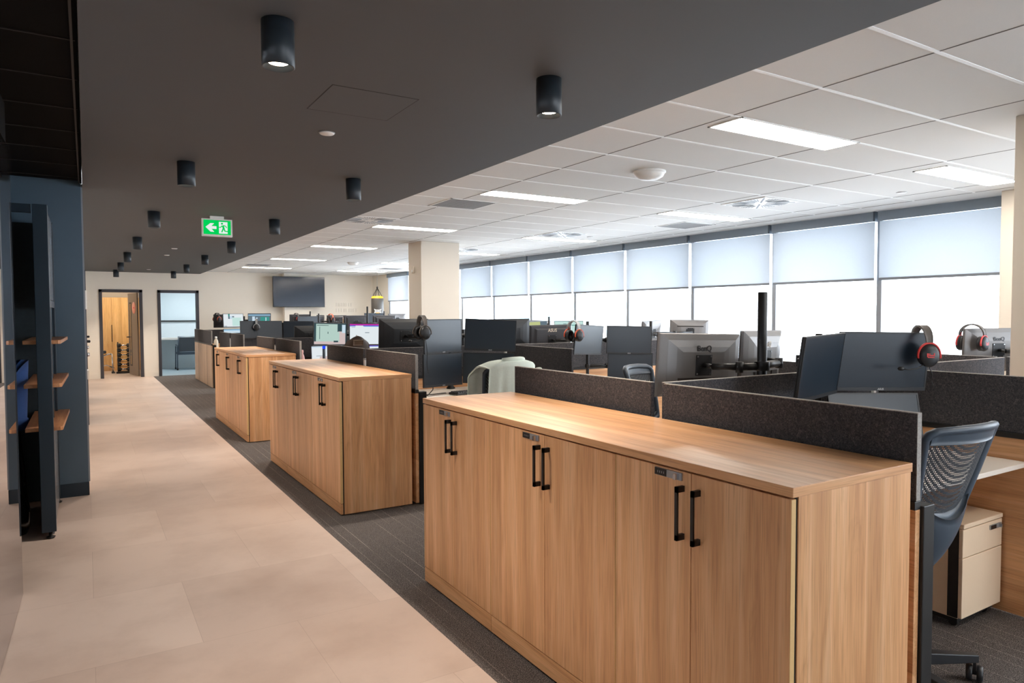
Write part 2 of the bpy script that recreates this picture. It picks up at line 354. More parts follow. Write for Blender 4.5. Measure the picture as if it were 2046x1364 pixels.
def facing(mb, back=False):   # text laid in XY -> upright, readable from -Y (or from +Y)
    mx = Matrix.Rotation(PI/2, 4, 'X')
    if back: mx = Matrix.Rotation(PI, 4, 'Z') @ mx
    return mb.xf(mx)

# ================================================================== SETTING
HD, HW, XBD, XCAR, YW = 2.77, 2.84, 2.711, 1.506, 20.8
TH = .0313
WM = Matrix.Translation((8.2, 4.82, 0)) @ Matrix.Rotation(TH, 4, 'Z')     # window wall frame: x outward, y along
XWL = -.348
struct('floor', MB().box(-2.4, XCAR, -8.2, 24.2, -.1, 0), M['vinyl'])
_k = MB().box(XCAR, 9.2, -8.2, YW+.05, -.1, -.0005); o = struct('floor.001', _k, M['carpet']); o['label'] = 'dark striped carpet planks'
struct('ceiling', MB().box(XBD, 9.2, -8.2, YW+.05, HW, HW+.1), M['ceil'])
o = struct('ceiling.001', MB().box(0, XBD, -8.2, YW+.05, HD, HD+.17), M['bulk']); o['label'] = 'charcoal dropped ceiling over the corridor'
o = struct('ceiling.002', MB().box(-2.4, -.003, -8.2, 7.47, 2.825, 2.92), M['pblack']); o['label'] = 'black tiled ceiling over the recess'
g = MB()
for k in range(-8, 8): g.box(-.9, -.012, 4.2+.59*k-.004, 4.2+.59*k+.004, 2.82, 2.825)
g.box(-.03, -.02, -8.2, 7.3, 2.80, 2.826)
struct('trim_1', g, mat('dark_t_bar', S(34, 28, 24), .6, noise=.04))
XG = [3.42, 4.62, 5.93, 7.285]; YG = [1.75+.602*k for k in range(-16, 32)]
g = MB()
for y in YG: g.box(XBD, 7.7, y-.011, y+.011, HW-.003, HW+.001)
struct('trim_2', g, M['tbar'])
g = MB()
for x in XG+[7.7]: g.box(x-.004, x+.004, -8.2, YW, HW-.002, HW+.001)
struct('trim_3', g, M['cgap'])
struct('light_leak_slab', MB().box(-2.5, 9.4, -8.5, YW+.1, 2.95, 3.1), M['ceil'])  # unseen slab added over all ceilings to stop light leaking through the gaps
BK = -4.6
struct('wall_back', MB().box(-2.4, 2.9, BK-.15, BK, 0, 2.95).box(2.9, 8.6, BK-.15, BK, 0, .5).box(2.9, 8.6, BK-.15, BK, 2.80, 2.95).box(8.6, 9.2, BK-.15, BK, 0, 2.95), M['cream'])
bw = MB()
for k in range(5): bw.box(2.9+1.425*k-.03, 2.9+1.425*k+.03, BK-.12, BK+.01, .5, 2.8)
w0 = struct('window_20', bw.box(2.9, 8.6, BK-.12, BK, .5, .56).box(2.9, 8.6, BK-.12, BK, 2.74, 2.80), M['alu'])  # unseen glazing added in the back wall for daylight on the near faces
struct('window_pane', MB().box(2.9, 8.6, BK-.08, BK-.074, .56, 2.74), M['glass'], w0)
# left side: wall behind the mirror, recess, navy return, corridor wall
struct('wall_left', MB().prism([(-.9, -8.2), (-.592, -8.2), (-.363, 4.87), (-.9, 4.87)], 0, 2.83, 'z'), M['pblack'])
struct('wall_left.001', MB().box(-2.4, -2.3, 4.8, 7.4, 0, 2.83).box(-2.3, -.9, 4.78, 4.87, 0, 2.83), M['pblack'])
_n = MB().box(-2.3, -.013, 7.317, 7.46, 0, 2.83); o = struct('wall_left.002', _n, M['navy']); o['label'] = 'navy end wall of the recess'
struct('baseboard_left', MB().box(-2.3, -.010, 7.306, 7.317, 0, .12).box(-.013, -.008, 7.306, 7.46, 0, .12), M['navyd'])
struct('wall_left.003', MB().box(-.16, -.013, 7.46, YW, 0, 2.80), M['cream'])
struct('trim_4', MB().box(-.014, .0, 7.335, 7.46, .12, 2.80), M['alu'])
# far wall with two doorways and a pilaster
fw_ = MB()
for x0, x1, z0, z1 in ((-.16, .36, 0, 2.95), (1.225, 1.71, 0, 2.95), (2.60, 9.2, 0, 2.95), (.36, 1.225, 2.25, 2.95), (1.71, 2.60, 2.25, 2.95)): fw_.box(x0, x1, YW, YW+.12, z0, z1)
struct('wall_far', fw_, M['cream'])
struct('wall_far.001', MB().box(4.92, 5.68, 20.58, YW, 0, HW), M['cream'])
struct('baseboard_far', MB().box(-.013, .29, YW-.012, YW, 0, .13).box(1.30, 1.64, YW-.012, YW, 0, .13).box(2.67, 4.92, YW-.012, YW, 0, .13), M['cream'])
def door_frame(name, x0, x1):
    g = MB()
    g.box(x0-.075, x0, YW-.02, YW+.14, 0, 2.315).box(x1, x1+.075, YW-.02, YW+.14, 0, 2.315).box(x0-.075, x1+.075, YW-.02, YW+.14, 2.24, 2.315)
    return struct(name, g, M['frame'], bevel=.004)
LR = Matrix.Translation((1.205, YW+.15, 0)) @ Matrix.Rotation(rad(12), 4, 'Z') @ Matrix.Translation((-1.205, -YW-.15, 0))
d1 = door_frame('door_1', .37, 1.215); d2 = door_frame('door_2', 1.72, 2.59)
leaf = MB().box(1.165, 1.205, YW+.16, YW+.98, .02, 2.235)
lf = struct('door_leaf', leaf.xf(LR), mat('door_taupe', S(128, 112, 98), .5, noise=.03), d1)
struct('vision_panel', MB().box(1.160, 1.166, YW+.70, YW+.84, .30, 1.95).xf(LR), M['glass'], d1)
struct('vision_frame', MB().box(1.160, 1.167, YW+.67, YW+.70, .26, 1.99).box(1.160, 1.167, YW+.84, YW+.87, .26, 1.99).box(1.160, 1.167, YW+.67, YW+.87, 1.95, 1.99).box(1.160, 1.167, YW+.67, YW+.87, .26, .30).xf(LR), M['black'], d1)
hn = MB().box(1.105, 1.165, YW+.90, YW+.93, 1.03, 1.06); hn.box(1.10, 1.125, YW+.78, YW+.93, 1.035, 1.055)
struct('door_handle', hn.xf(LR), M['black'], d1)
# rooms beyond the doors
struct('wall_far.002', MB().box(-.5, -.4, YW+.12, 24.2, 0, 2.6).box(-.5, 1.5, 24.1, 24.2, 0, 2.6).box(1.42, 1.52, YW+.12, 24.2, 0, 2.6), M['cream'])
struct('ceiling.003', MB().box(-.5, 1.5, YW+.12, 24.2, 2.6, 2.66), M['ceil'])
struct('wall_far.003', MB().box(1.52, 4.2, 23.6, 23.7, 0, 2.6).box(4.1, 4.2, YW+.12, 23.6, 0, 2.6).box(1.52, 1.53, YW+.12, 23.6, 0, 2.6), M['paleb'])
struct('ceiling.004', MB().box(1.52, 4.2, YW+.12, 23.7, 2.6, 2.66), M['ceil'])
struct('floor.002', MB().box(1.52, 4.2, YW+.05, 23.7, -.1, .001), M['rug'])
# columns
struct('wall_column', MB().box(4.735, 5.445, 10.545, 11.07, 0, HW), M['tan'], bevel=.006)
struct('wall_column.001', MB().box(4.95, 5.65, 1.45, 2.06, 0, HW), M['tan'], bevel=.006)
struct('wall_column.002', MB().box(7.86, 8.6, 2.55, 3.38, 0, HW), M['tan'], bevel=.006)
# window wall
def wx(mb): return mb.xf(WM)
struct('wall_right', wx(MB().box(-.02, .3, -13.2, 16.6, 0, .86).box(-.02, .3, 14.73, 16.6, .86, 2.95).box(-.02, .3, -13.2, -8.84, .86, 2.95).box(-.02, .3, -8.84, 14.73, 2.84, 2.95)), M['cream'])
struct('trim_5', wx(MB().box(-.09, .26, -8.84, 14.73, .86, .89)), M['walu'])
B = 1.47
wn = 0
for k in list(range(-1, 10))+list(range(-6, -1)):
    wn += 1
    y0, y1 = k*B, (k+1)*B
    fr = MB()
    w_ = struct('window_%d' % wn, wx(fr.box(-.005, .03, y0-.03, y0+.03, .88, 2.83).box(.20, .25, y0, y1, .88, .95).box(.20, .25, y0, y1, 2.76, 2.84).box(.20, .25, y0+.03, y0+.06, .88, 2.84)), M['alu'])
    struct('mullion_fin', wx(MB().box(.03, .25, y0-.028, y0+.028, .88, 2.83)), M['walu'], w_)
    struct('window_pane', wx(MB().box(.215, .222, y0+.03, y1-.03, .93, 2.80)), M['glass'], w_)
fr = MB().box(-.005, .03, 10*B-.03, 10*B+.03, .88, 2.83); struct('window_%d' % (wn+1), wx(fr), M['alu'])
ords = ['nearest', 'second', 'third', 'fourth', 'fifth', 'sixth', 'seventh', 'eighth', 'ninth', 'tenth', 'farthest']
for k in range(-1, 10):
    if k in (7, 8): continue
    y0, y1 = k*B+.028, (k+1)*B-.028
    lab = 'grey translucent roller blind half lowered in the %s window bay from the right' % ords[k+1]
    if k == -1: lab = 'grey translucent roller blind beside the cream window column at the right edge'
    if k == 9: lab = 'grey translucent roller blind in the last window bay, left of the cream column'
    c = WM @ Vector((-.06, (y0+y1)/2, 2.75))
    t = thing('roller_blind', lab, 'blind', c, TH, 'half lowered roller blinds along the windows'); h = (y1-y0)/2
    part(t, 'fabric', MB().add([(-.005, -h, -.71), (-.005, h, -.71), (-.005, h, -.03), (-.005, -h, -.03)], [(0, 1, 2, 3)]).box(-.0055, -.0045, -h, h, -.71, -.03), M['blind'])
    part(t, 'bottom_rail', MB().box(-.012, .004, -h, h, -.735, -.705), mat('rail_grey', S(120, 126, 134), .5, noise=.02) if k == -1 else bpy.data.materials['rail_grey'], .003)
    part(t, 'roller', MB().lathe([(.042, -h), (.042, h)], (0, 0, .03), 'y', 18).box(-.05, -.044, -h, h, -.03, .085), bpy.data.materials.get('roller_grey') or mat('roller_grey', S(128, 142, 156), .5, noise=.02))
    part(t, 'bracket', MB().box(-.055, .03, -h-.024, -h-.002, -.03, .088), bpy.data.materials.get('bracket_grey') or mat('bracket_grey', S(70, 82, 94), .5, noise=.02))
# distant buildings outside
def building(x, y, w, d, h, lab, rows):
    t = thing('office_building', lab, 'building', (x, y, -22))
    part(t, 'walls', MB().box(-w/2, w/2, -d/2, d/2, 0, h), M['conc'])
    for r in range(rows):
        z = h-3-r*4
        part(t, 'window_band', MB().box(-w/2-.1, -w/2, -d/2+1, d/2-1, z-1.6, z).box(-w/2+1, w/2-1, -d/2-.1, -d/2, z-1.6, z), M['bwin'])
building(150, 190, 40, 60, 30, 'pale distant office block seen through the fourth window bay from the column', 5)
building(112, 245, 30, 30, 25.5, 'low pale building with glazed corner outside, left of the taller block', 3)

# ================================================================== CEILING FIXTURES
LIGHTS = [(3.49, 4.73, 3.08, 0), (3.42, 4.62, 6.055, 0), (3.39, 4.60, 9.08, 0), (3.40, 4.57, 12.19, 0), (3.41, 4.58, 15.36, 0), (3.38, 4.58, 18.41, 0),
          (6.105, 7.41, 3.17, 1), (5.945, 7.33, 6.15, 1), (5.945, 7.27, 9.23, 1), (5.93, 7.2, 12.26, 1), (5.9, 7.2, 15.33, 1), (5.89, 7.27, 18.64, 1)]
NTH = ['nearest', 'second', 'third', 'fourth', 'fifth', 'farthest']
for i, (x0, x1, y, r) in enumerate(LIGHTS):
    t = thing('ceiling_light', '%s recessed linear light panel in the row %s' % (NTH[i % 6], 'by the windows' if r else 'beside the charcoal ceiling'), 'light', ((x0+x1)/2, y, HW), 0, 'linear light panels in the white ceiling')
    w = (x1-x0)/2
    part(t, 'frame', MB().box(-w, w, -.14, -.125, -.006, 0).box(-w, w, .125, .14, -.006, 0).box(-w, -w+.012, -.14, .14, -.006, 0).box(w-.012, w, -.14, .14, -.006, 0), M['tbar'])
    part(t, 'diffuser', MB().box(-w+.012, w-.012, -.125, .125, -.004, -.001), M['lit'])
DL = [.667, 1.957]; DY = [2.825, 5.732, 8.614, 11.509, 14.331, 17.151, 19.867]
DN = ['nearest', 'second', 'third', 'fourth', 'fifth', 'sixth', 'farthest']
for j, x in enumerate(DL):
    for i, y in enumerate(DY):
        t = thing('downlight', '%s black cylinder downlight in the %s row under the charcoal ceiling' % (DN[i], 'left' if j == 0 else 'right'), 'light', (x, y, HD), 0, 'black cylinder downlights along the corridor')
        part(t, 'housing', MB().lathe([(.0, -.001), (.0625, -.001), (.0625, -.176), (.059, -.178), (.056, -.177), (.047, -.163), (.038, -.158)], (0, 0, 0), 'z', 32, caps=False), M['dlh'])
        part(t, 'lens', MB().lathe([(0, -.1585), (.039, -.1585)], (0, 0, 0), 'z', 24, caps=False), M['lamp'])
        L = bpy.data.lights.new('downlight_lamp', 'SPOT'); L.energy = SPOT_W; L.color = (1, .89, .78); L.spot_size = rad(92); L.spot_blend = .8; L.shadow_soft_size = .03
        lo = bpy.data.objects.new('lamp', L); COL.objects.link(lo); lo.parent = t; lo.location = (0, 0, -.165)
# unseen light panels, added behind the camera to brighten faces turned towards it
for i, (x0, x1) in enumerate(((3.42, 4.62), (5.93, 7.285))):
    for y in (.05, -2.98): struct('added_light_panel%d' % i, MB().box(x0, x1, y-.13, y+.13, HW-.004, HW-.001), M['lit'])
# ceiling diffusers with radial slots
def swirl(x, y, lab):
    t = thing('air_diffuser', lab, 'vent', (x, y, HW), 0, 'swirl air diffusers in the white ceiling')
    part(t, 'face_plate', MB().box(-.295, .295, -.295, .295, -.008, 0), M['tbar'], .002)
    g = MB()
    for k in range(4):
        a = PI/4+k*PI/2; c, s = math.cos(a), math.sin(a)
        q = MB().box(.06, .36, -.008, .008, -.0105, -.0082).xf(Matrix.Rotation(a, 4, 'Z')); g.add(q.v, q.f)
        for j in range(-5, 6):
            if j == 0: continue
            b = a+PI/4+j*.115
            r0 = .10+.012*abs(j); q = MB().box(r0, min(.285/max(abs(math.cos(b)), abs(math.sin(b))), .30), -.004, .004, -.0105, -.0082).xf(Matrix.Rotation(b, 4, 'Z')); g.add(q.v, q.f)
    part(t, 'slot', g, M['slot'])
swirl(3.13, 8.55, 'swirl air diffuser cut by the edge of the charcoal ceiling')
swirl(6.36, 5.10, 'swirl air diffuser nearest the camera, above the window blinds')
swirl(6.22, 8.64, 'swirl air diffuser beside the third light panel by the windows')
swirl(6.02, 11.55, 'swirl air diffuser just right of the cream column top')
def grille(x, y, lab, s=.29):
    t = thing('return_grille', lab, 'vent', (x, y, HW), 0, 'grey return air grilles')
    part(t, 'frame', MB().box(-s, s, -s, -s+.02, -.006, 0).box(-s, s, s-.02, s, -.006, 0).box(-s, -s+.02, -s, s, -.006, 0).box(s-.02, s, -s, s, -.006, 0), M['tbar'])
    g = MB().box(-s+.02, s-.02, -s+.02, s-.02, -.003, -.001)
    for k in range(1, 14): g.box(-s+.02, s-.02, -s+.02+k*.039, -s+.024+k*.039, -.006, -.003)
    part(t, 'core', g, M['grille'])
grille(3.57, 6.82, 'grey return air grille behind the second light panel of the left row')
grille(7.07, 6.92, 'grey return air grille above the blinds behind the second window light')
grille(3.56, 17.45, 'grey return air grille far off before the last light panel')
grille(6.9, 17.3, 'grey return air grille far off near the hanging punch bag')
def dome(x, y, z, lab, r=.13, h=.055):
    t = thing('ceiling_sensor', lab, 'sensor', (x, y, z), 0)
    part(t, 'base', MB().lathe([(r*1.08, 0), (r*1.08, -.012), (r, -.02)], n=32), M['white'])
    part(t, 'dome', MB().lathe([(r, -.02), (r*.9, -.02-h*.45), (r*.6, -.02-h*.85), (0, -.02-h)], n=32, caps=False), M['white'])
dome(4.14, 4.47, HW, 'white dome sensor on the white ceiling near the camera')
dome(5.29, 15.6, HW, 'white dome sensor on the far white ceiling left of the column', .12)
for x, y, z, lab in ((1.322, 4.364, HD, 'white round sprinkler cover nearest the camera on the charcoal ceiling'), (1.315, 13.1, HD, 'small white sprinkler cover far along the charcoal ceiling'), (1.33, 14.57, HD, 'tiny white sprinkler cover beyond the exit sign'), (1.352, 19.32, HD, 'tiny white sprinkler cover close to the far wall'),
                     (7.05, 3.93, HW, 'white round sprinkler cover above the nearest window blind'), (6.8, 8.69, HW, 'small white sprinkler cover beside the third window light')):
    t = thing('sprinkler_cover', lab, 'sprinkler', (x, y, z))
    part(t, 'plate', MB().lathe([(.045, 0), (.045, -.008), (.04, -.011), (0, -.011)], n=24, caps=False), M['white'])
    part(t, 'rim', MB().lathe([(.05, 0), (.05, -.003), (.045, -.004)], n=24), M['silver'])
t = thing('access_panel', 'square flush access hatch in the charcoal ceiling', 'hatch', (1.31, 3.68, HD))
part(t, 'frame', MB().box(-.235, .235, -.235, -.231, -.0012, 0).box(-.235, .235, .231, .235, -.0012, 0).box(-.235, -.231, -.235, .235, -.0012, 0).box(.231, .235, -.235, .235, -.0012, 0), M['bulkline'])
part(t, 'panel', MB().box(-.231, .231, -.231, .231, -.001, 0), M['bulk'])
# exit sign
t = thing('exit_sign', 'green illuminated exit sign with arrow and running man under the charcoal ceiling', 'sign', (1.32, 8.66, HD))
part(t, 'mount', MB().box(-.075, .075, -.02, .02, -.035, 0), M['white'], .004)
part(t, 'case', MB().box(-.165, .165, -.02, .02, -.235, -.032), M['white'], .004)
pn = part(t, 'sign_face', MB().box(-.147, .147, -.0215, -.02, -.212, -.048), M['green'])
def sgn(x, z): return (-.147+x*.294, -.212+z*.164)
def pl(pts, y=-.0225): return MB().prism([sgn(*p) for p in pts], y, -.0215)
def child(p, name, mb, m_): o = link(name, mb.mesh(name, m_), p); return o
child(pn, 'arrow', pl([(.07, .5), (.25, .78), (.39, .78), (.29, .58), (.47, .58), (.47, .38), (.29, .38), (.39, .18), (.25, .18)]), M['signw'])
child(pn, 'doorway', pl([(.56, .08), (.88, .08), (.88, .90), (.56, .90)]), M['signw'])
run = MB()
hx, hz = sgn(.675, .78); run.lathe([(0, -.0235), (.0115, -.0235), (.0115, -.0225), (0, -.0225)], (hx, 0, hz), 'y', 16, caps=False)
def limb(a, b, w):
    (x0, z0), (x1, z1) = sgn(*a), sgn(*b); d = Vector((x1-x0, z1-z0)); n = Vector((-d.y, d.x)).normalized()*w
    run.prism([(x0+n.x, z0+n.y), (x0-n.x, z0-n.y), (x1-n.x, z1-n.y), (x1+n.x, z1+n.y)], -.0235, -.0225)
limb((.70, .66), (.74, .42), .011); limb((.67, .64), (.62, .50), .005); limb((.62, .52), (.555, .52), .005); limb((.72, .66), (.80, .62), .005); limb((.80, .63), (.85, .50), .005)
limb((.72, .44), (.66, .18), .007); limb((.75, .44), (.77, .27), .007); limb((.76, .27), (.90, .24), .006)
child(pn, 'running_man', run, M['green'])
# wall sensor on the column
t = thing('wall_sensor', 'small cream motion sensor on the shaded side of the cream column', 'sensor', (4.735, 10.83, 2.38))
part(t, 'body', MB().box(-.04, 0, -.03, .03, -.055, .055), M['tan'], .012); part(t, 'lens', MB().box(-.044, -.038, -.022, .022, -.045, .0), M['white'], .003)

# ================================================================== LEFT SIDE
t = thing('mirror_panel', 'tall smoked mirror panel on the left wall reflecting the corridor', 'mirror', (XWL-.068, 1.0, 0), rad(-1.0))
part(t, 'glass', MB().box(-.012, 0, -4.1, 3.883, .003, 2.57), M['mirror'])
part(t, 'edge_trim', MB().box(-.014, -.0005, 3.883, 3.888, .003, 2.57), M['oak_edge'])
t = thing('display_unit', 'tall navy steel display unit with three oak shelves beside the mirror panel', 'shelving', (-.27, 6.6, 0))
part(t, 'post', MB().box(-.308, -.218, 6.0, 6.06, .05, 2.42), M['navyd'], .003, True)
part(t, 'post', MB().box(-.245, -.225, 7.12, 7.18, .05, 2.42), M['navyd'], .003, True)
part(t, 'post', MB().box(-.255, -.235, 6.66, 6.70, .80, 1.75), M['navyd'], .003, True)
part(t, 'upper_panel', MB().box(-.25, -.232, 6.06, 7.12, 1.75, 2.42), M['greyp'], .002, True)
part(t, 'rail', MB().box(-.25, -.228, 6.06, 7.12, 1.69, 1.745), M['greyp'], .002, True)
part(t, 'lower_panel', MB().box(-.25, -.232, 6.06, 7.12, .02, .785), M['greyp'], .002, True)
part(t, 'back_panel', MB().box(-.9, -.26, 7.24, 7.26, .02, 2.42), mat('dark_slate_board', S(40, 52, 58), .7, noise=.25, nscale=40), 0, True)
part(t, 'top_rail', MB().box(-.9, -.318, 6.02, 6.06, 2.36, 2.42), M['navyd'], .002, True)
for z in (1.43, 1.11, .79):
    p_ = MB().prism([(-.395, 6.10), (-.178, 6.10), (-.162, 6.118), (-.140, 7.22), (-.395, 7.22)], z-.014, z+.014, 'z')
    part(t, 'shelf', p_, wood('oak_shelf_%d' % int(z*100), 1, S(150, 100, 66), S(184, 130, 90), S(204, 152, 108), rough=.4, seed=z), .003, True)
part(t, 'foot', MB().lathe([(.022, 0), (.03, .012), (.012, .02), (.012, .06)], (-.255, 6.03, 0)), M['black'], 0, True)
part(t, 'foot', MB().lathe([(.022, 0), (.03, .012), (.012, .02), (.012, .06)], (-.24, 7.15, 0)), M['black'], 0, True)
# blue velvet stool in the recess and a glossy black bag on the floor
t = thing('bar_stool', 'blue velvet bar stool back glimpsed in the dark recess behind the shelves', 'stool', (-.62, 6.75, 0))
def _bk(u, v): a = (u-.5)*2.2; return (.22*math.sin(a), -.20*math.cos(a)-.02*v, .80+.47*v-.10*(abs(u-.5)*2)**3*v)
part(t, 'backrest', MB().grid(_bk, 16, 8, .05).xf(Matrix.Rotation(rad(100), 4, 'Z')), M['blue'])
part(t, 'seat', MB().lathe([(.0, .72), (.20, .72), (.215, .75), (.21, .80), (.18, .82), (0, .82)], n=28, caps=False), M['blue'])
for sx in (-1, 1):
    for sy in (-1, 1): part(t, 'leg', MB().tube([(sx*.13, sy*.13, .73), (sx*.18, sy*.18, 0)], .012), M['black'])
part(t, 'foot_ring', MB().tube([(.165*math.cos(a*PI/12), .165*math.sin(a*PI/12), .27) for a in range(24)], .009, closed=True), M['black'])
t = thing('black_bag', 'glossy black bag slumped on the floor of the dark recess', 'bag', (-.56, 6.28, 0))
part(t, 'body', MB().lathe([(0, .0), (.15, .0), (.17, .05), (.165, .18), (.13, .28), (.07, .33), (0, .34)], n=20, caps=False, sy=.8), mat('glossy_black', S(12, 12, 14), .18, noise=.05))
part(t, 'strap', MB().tube([(-.08, 0, .30), (-.06, 0, .40), (0, 0, .44), (.06, 0, .40), (.08, 0, .30)], .01), M['black'])
# doors and plates on the left corridor wall, seen edge on
for y, lab in ((12.6, 'first charcoal door on the left corridor wall seen edge on'), (15.4, 'second charcoal door on the left corridor wall seen edge on')):
    t = thing('corridor_door', lab, 'door', (-.013, y, 0))
    part(t, 'frame', MB().box(0, .022, -.55, -.47, 0, 2.3).box(0, .022, .47, .55, 0, 2.3).box(0, .022, -.55, .55, 2.22, 2.3), M['frame'])
    part(t, 'leaf', MB().box(0, .012, -.47, .47, .01, 2.22), M['frame'])
    part(t, 'handle', MB().box(.012, .06, -.40, -.37, 1.22, 1.26).box(.05, .065, -.40, -.26, 1.23, 1.25), M['black'], .003)
    part(t, 'lock', MB().lathe([(.03, 0), (.03, .035), (0, .04)], (.012, -.385, 1.04), 'x', 16), M['chrome'])
for y, z, h, lab in ((11.0, 1.84, .25, 'white plate sign on the left corridor wall seen edge on'), (10.6, .86, .12, 'small white socket plate low on the left corridor wall')):
    t = thing('wall_plate', lab, 'plate', (-.013, y, z)); part(t, 'plate', MB().box(0, .03, -.1, .1, -h/2, h/2), M['white'], .004); part(t, 'screw', MB().lathe([(.004, 0), (.004, .002)], (.03, .08, 0), 'x', 8), M['silver'])

# ================================================================== BEYOND THE DOORS
t = thing('wardrobe', 'tall honey oak wardrobe with recessed grip inside the lit gym room', 'wardrobe', (.5, 23.8, 0))
part(t, 'carcass', MB().box(-.9, .9, -.2, .25, .08, 2.17), M['oak_warm']); part(t, 'plinth', MB().box(-.9, .9, -.17, .2, 0, .08), M['oak_warm'])
for x0, x1 in ((-.45, .148), (.152, .75)):
    d = part(t, 'door', MB().box(x0, x1, -.222, -.2, .085, 2.165), M['oak_warm'], .002)
    child(d, 'grip', MB().box(.136 if x0 < 0 else .152, .148 if x0 < 0 else .160, -.226, -.220, .86, 1.36), M['gap'])
t = thing('dumbbell_rack', 'black tiered stand in the gym doorway holding dumbbells', 'rack', (.90, 22.5, 0))
part(t, 'post', MB().box(-.16, -.13, .10, .14, .04, .88), M['black']); part(t, 'post', MB().box(.13, .16, .10, .14, .04, .88), M['black'])
part(t, 'base', MB().box(-.2, .2, -.16, .16, 0, .035), M['black'], .004)
for k in range(6): part(t, 'tier', MB().box(-.17, .17, .0, .12, .045+.135*k, .055+.135*k), M['black'])
DBN = ['top', 'second', 'third', 'fourth', 'fifth', 'bottom']
for k in range(6):
    z = .055+.0585+.135*k
    t = thing('dumbbell', 'black dumbbell with chrome grip on the %s tier of the gym rack' % DBN[5-k], 'dumbbell', (.90, 22.5, z), 0, 'dumbbells on the gym rack')
    for s in (-1, 1): part(t, 'head', MB().lathe([(.04, s*.07), (.056, s*.085), (.056, s*.155), (.045, s*.17)][::s], (0, .03, 0), 'x', 8), M['black'])
    part(t, 'grip', MB().lathe([(.018, -.08), (.022, 0), (.018, .08)], (0, .03, 0), 'x', 14), M['chrome'])
t = thing('weight_bench', 'gym weight bench with chrome tube frame inside the left doorway', 'bench', (.33, 22.75, 0))
part(t, 'pad', MB().box(-.35, .14, -.14, .14, .56, .64), M['blackp'], .02)
part(t, 'frame', MB().tube([(-.3, 0, .44), (.0, 0, .46), (.20, 0, .54), (.28, 0, .54)], .022).tube([(-.3, 0, .17), (.15, 0, .22), (.33, 0, .14)], .018).tube([(-.25, 0, .02), (-.25, 0, .56)], .022).tube([(.28, 0, .54), (.30, 0, .02)], .02), M['chrome'])
part(t, 'foot', MB().box(-.29, -.21, -.25, .25, 0, .03), M['black']); part(t, 'foot', MB().box(.26, .34, -.2, .2, 0, .03), M['black'])
t = thing('round_sticker', 'round salmon pink notice on the open taupe door', 'sign', LR @ Vector((1.158, YW+.42, 1.84)), rad(12))
part(t, 'disc', MB().lathe([(0, 0), (.16, 0), (.16, .004), (0, .004)], axis='x', n=32, caps=False), mat('salmon', S(230, 150, 130), .6, noise=.03)); part(t, 'mark', MB().box(-.001, .0005, -.06, .06, -.02, .02), M['red'])
# nook behind the second doorway
t = thing('wall_desk', 'pale laminate wall desk inside the second doorway', 'desk', (2.6, 23.3, 0))
part(t, 'top', MB().box(-.95, 1.2, -.3, .29, .90, .955), M['lam'], .003); part(t, 'support', MB().box(-.92, -.88, -.25, .28, 0, .90), M['lam']); part(t, 'support', MB().box(1.14, 1.18, -.25, .28, 0, .90), M['lam'])
t = thing('pinboard', 'pale blue board with black bottom rail above the wall desk', 'board', (2.6, 23.58, 1.9))
part(t, 'panel', MB().box(-.95, .6, -.012, .01, -.42, .70), mat('pale_board', S(206, 216, 220), .7, noise=.02)); part(t, 'rail', MB().box(-.95, .6, -.03, .01, -.46, -.42), M['black'])
t = thing('visitor_chair', 'navy mesh visitor chair with arms standing at the wall desk', 'chair', (2.57, 22.95, 0))
part(t, 'seat', MB().box(-.26, .26, -.26, .24, .46, .53), M['fabn'], .015)
part(t, 'backrest', MB().box(-.23, .23, -.30, -.27, .56, .98), M['net'], .004)
part(t, 'back_frame', MB().tube([(-.24, -.28, .5), (-.25, -.30, 1.0), (.25, -.30, 1.0), (.24, -.28, .5)], .016), M['fabn'])
for sx in (-1, 1):
    for sy in (-1, 1): part(t, 'leg', MB().tube([(sx*.27, sy*.24, .70 if sy > 0 else .62), (sx*.28, sy*.26, .03)], .016), M['fabn']); 
    part(t, 'arm', MB().tube([(sx*.27, -.26, .62), (sx*.27, -.22, .74), (sx*.27, .22, .74)], .018), M['fabn'])
    part(t, 'caster', MB().lathe([(.03, -.02), (.03, .02)], (sx*.28, -.26, .03), 'x', 14), M['black']); part(t, 'caster', MB().lathe([(.03, -.02), (.03, .02)], (sx*.28, .26, .03), 'x', 14), M['black'])
for x, y, e, c, lab in ((.6, 22.6, 60, (1, .90, .74), 'gym'), (2.7, 22.3, 120, (.86, .94, 1), 'nook')):
    t = thing('ceiling_light', 'square light panel in the ceiling of the %s' % ('gym room behind the left doorway' if lab == 'gym' else 'room behind the right doorway'), 'light', (x, y, 2.6))
    part(t, 'frame', MB().box(-.3, .3, -.3, .3, -.004, 0), M['tbar']); part(t, 'diffuser', MB().box(-.28, .28, -.28, .28, -.008, -.004), emis('diffuser_'+lab, c+(1,), e/6))
# television on the pilaster
t = thing('television', 'large black wall television showing blurred reflections', 'television', (5.31, 20.42, 2.3), 0)
part(t, 'casing', MB().box(-.745, .745, 0, .05, -.44, .44), M['blackp'], .006); part(t, 'screen', MB().box(-.732, .732, -.002, .002, -.425, .43), mat('tv_glass', S(30, 40, 56), .12, spec=.8, noise=.05, nscale=2)); part(t, 'wall_bracket', MB().box(-.2, .2, .05, .14, -.15, .15), M['black'])
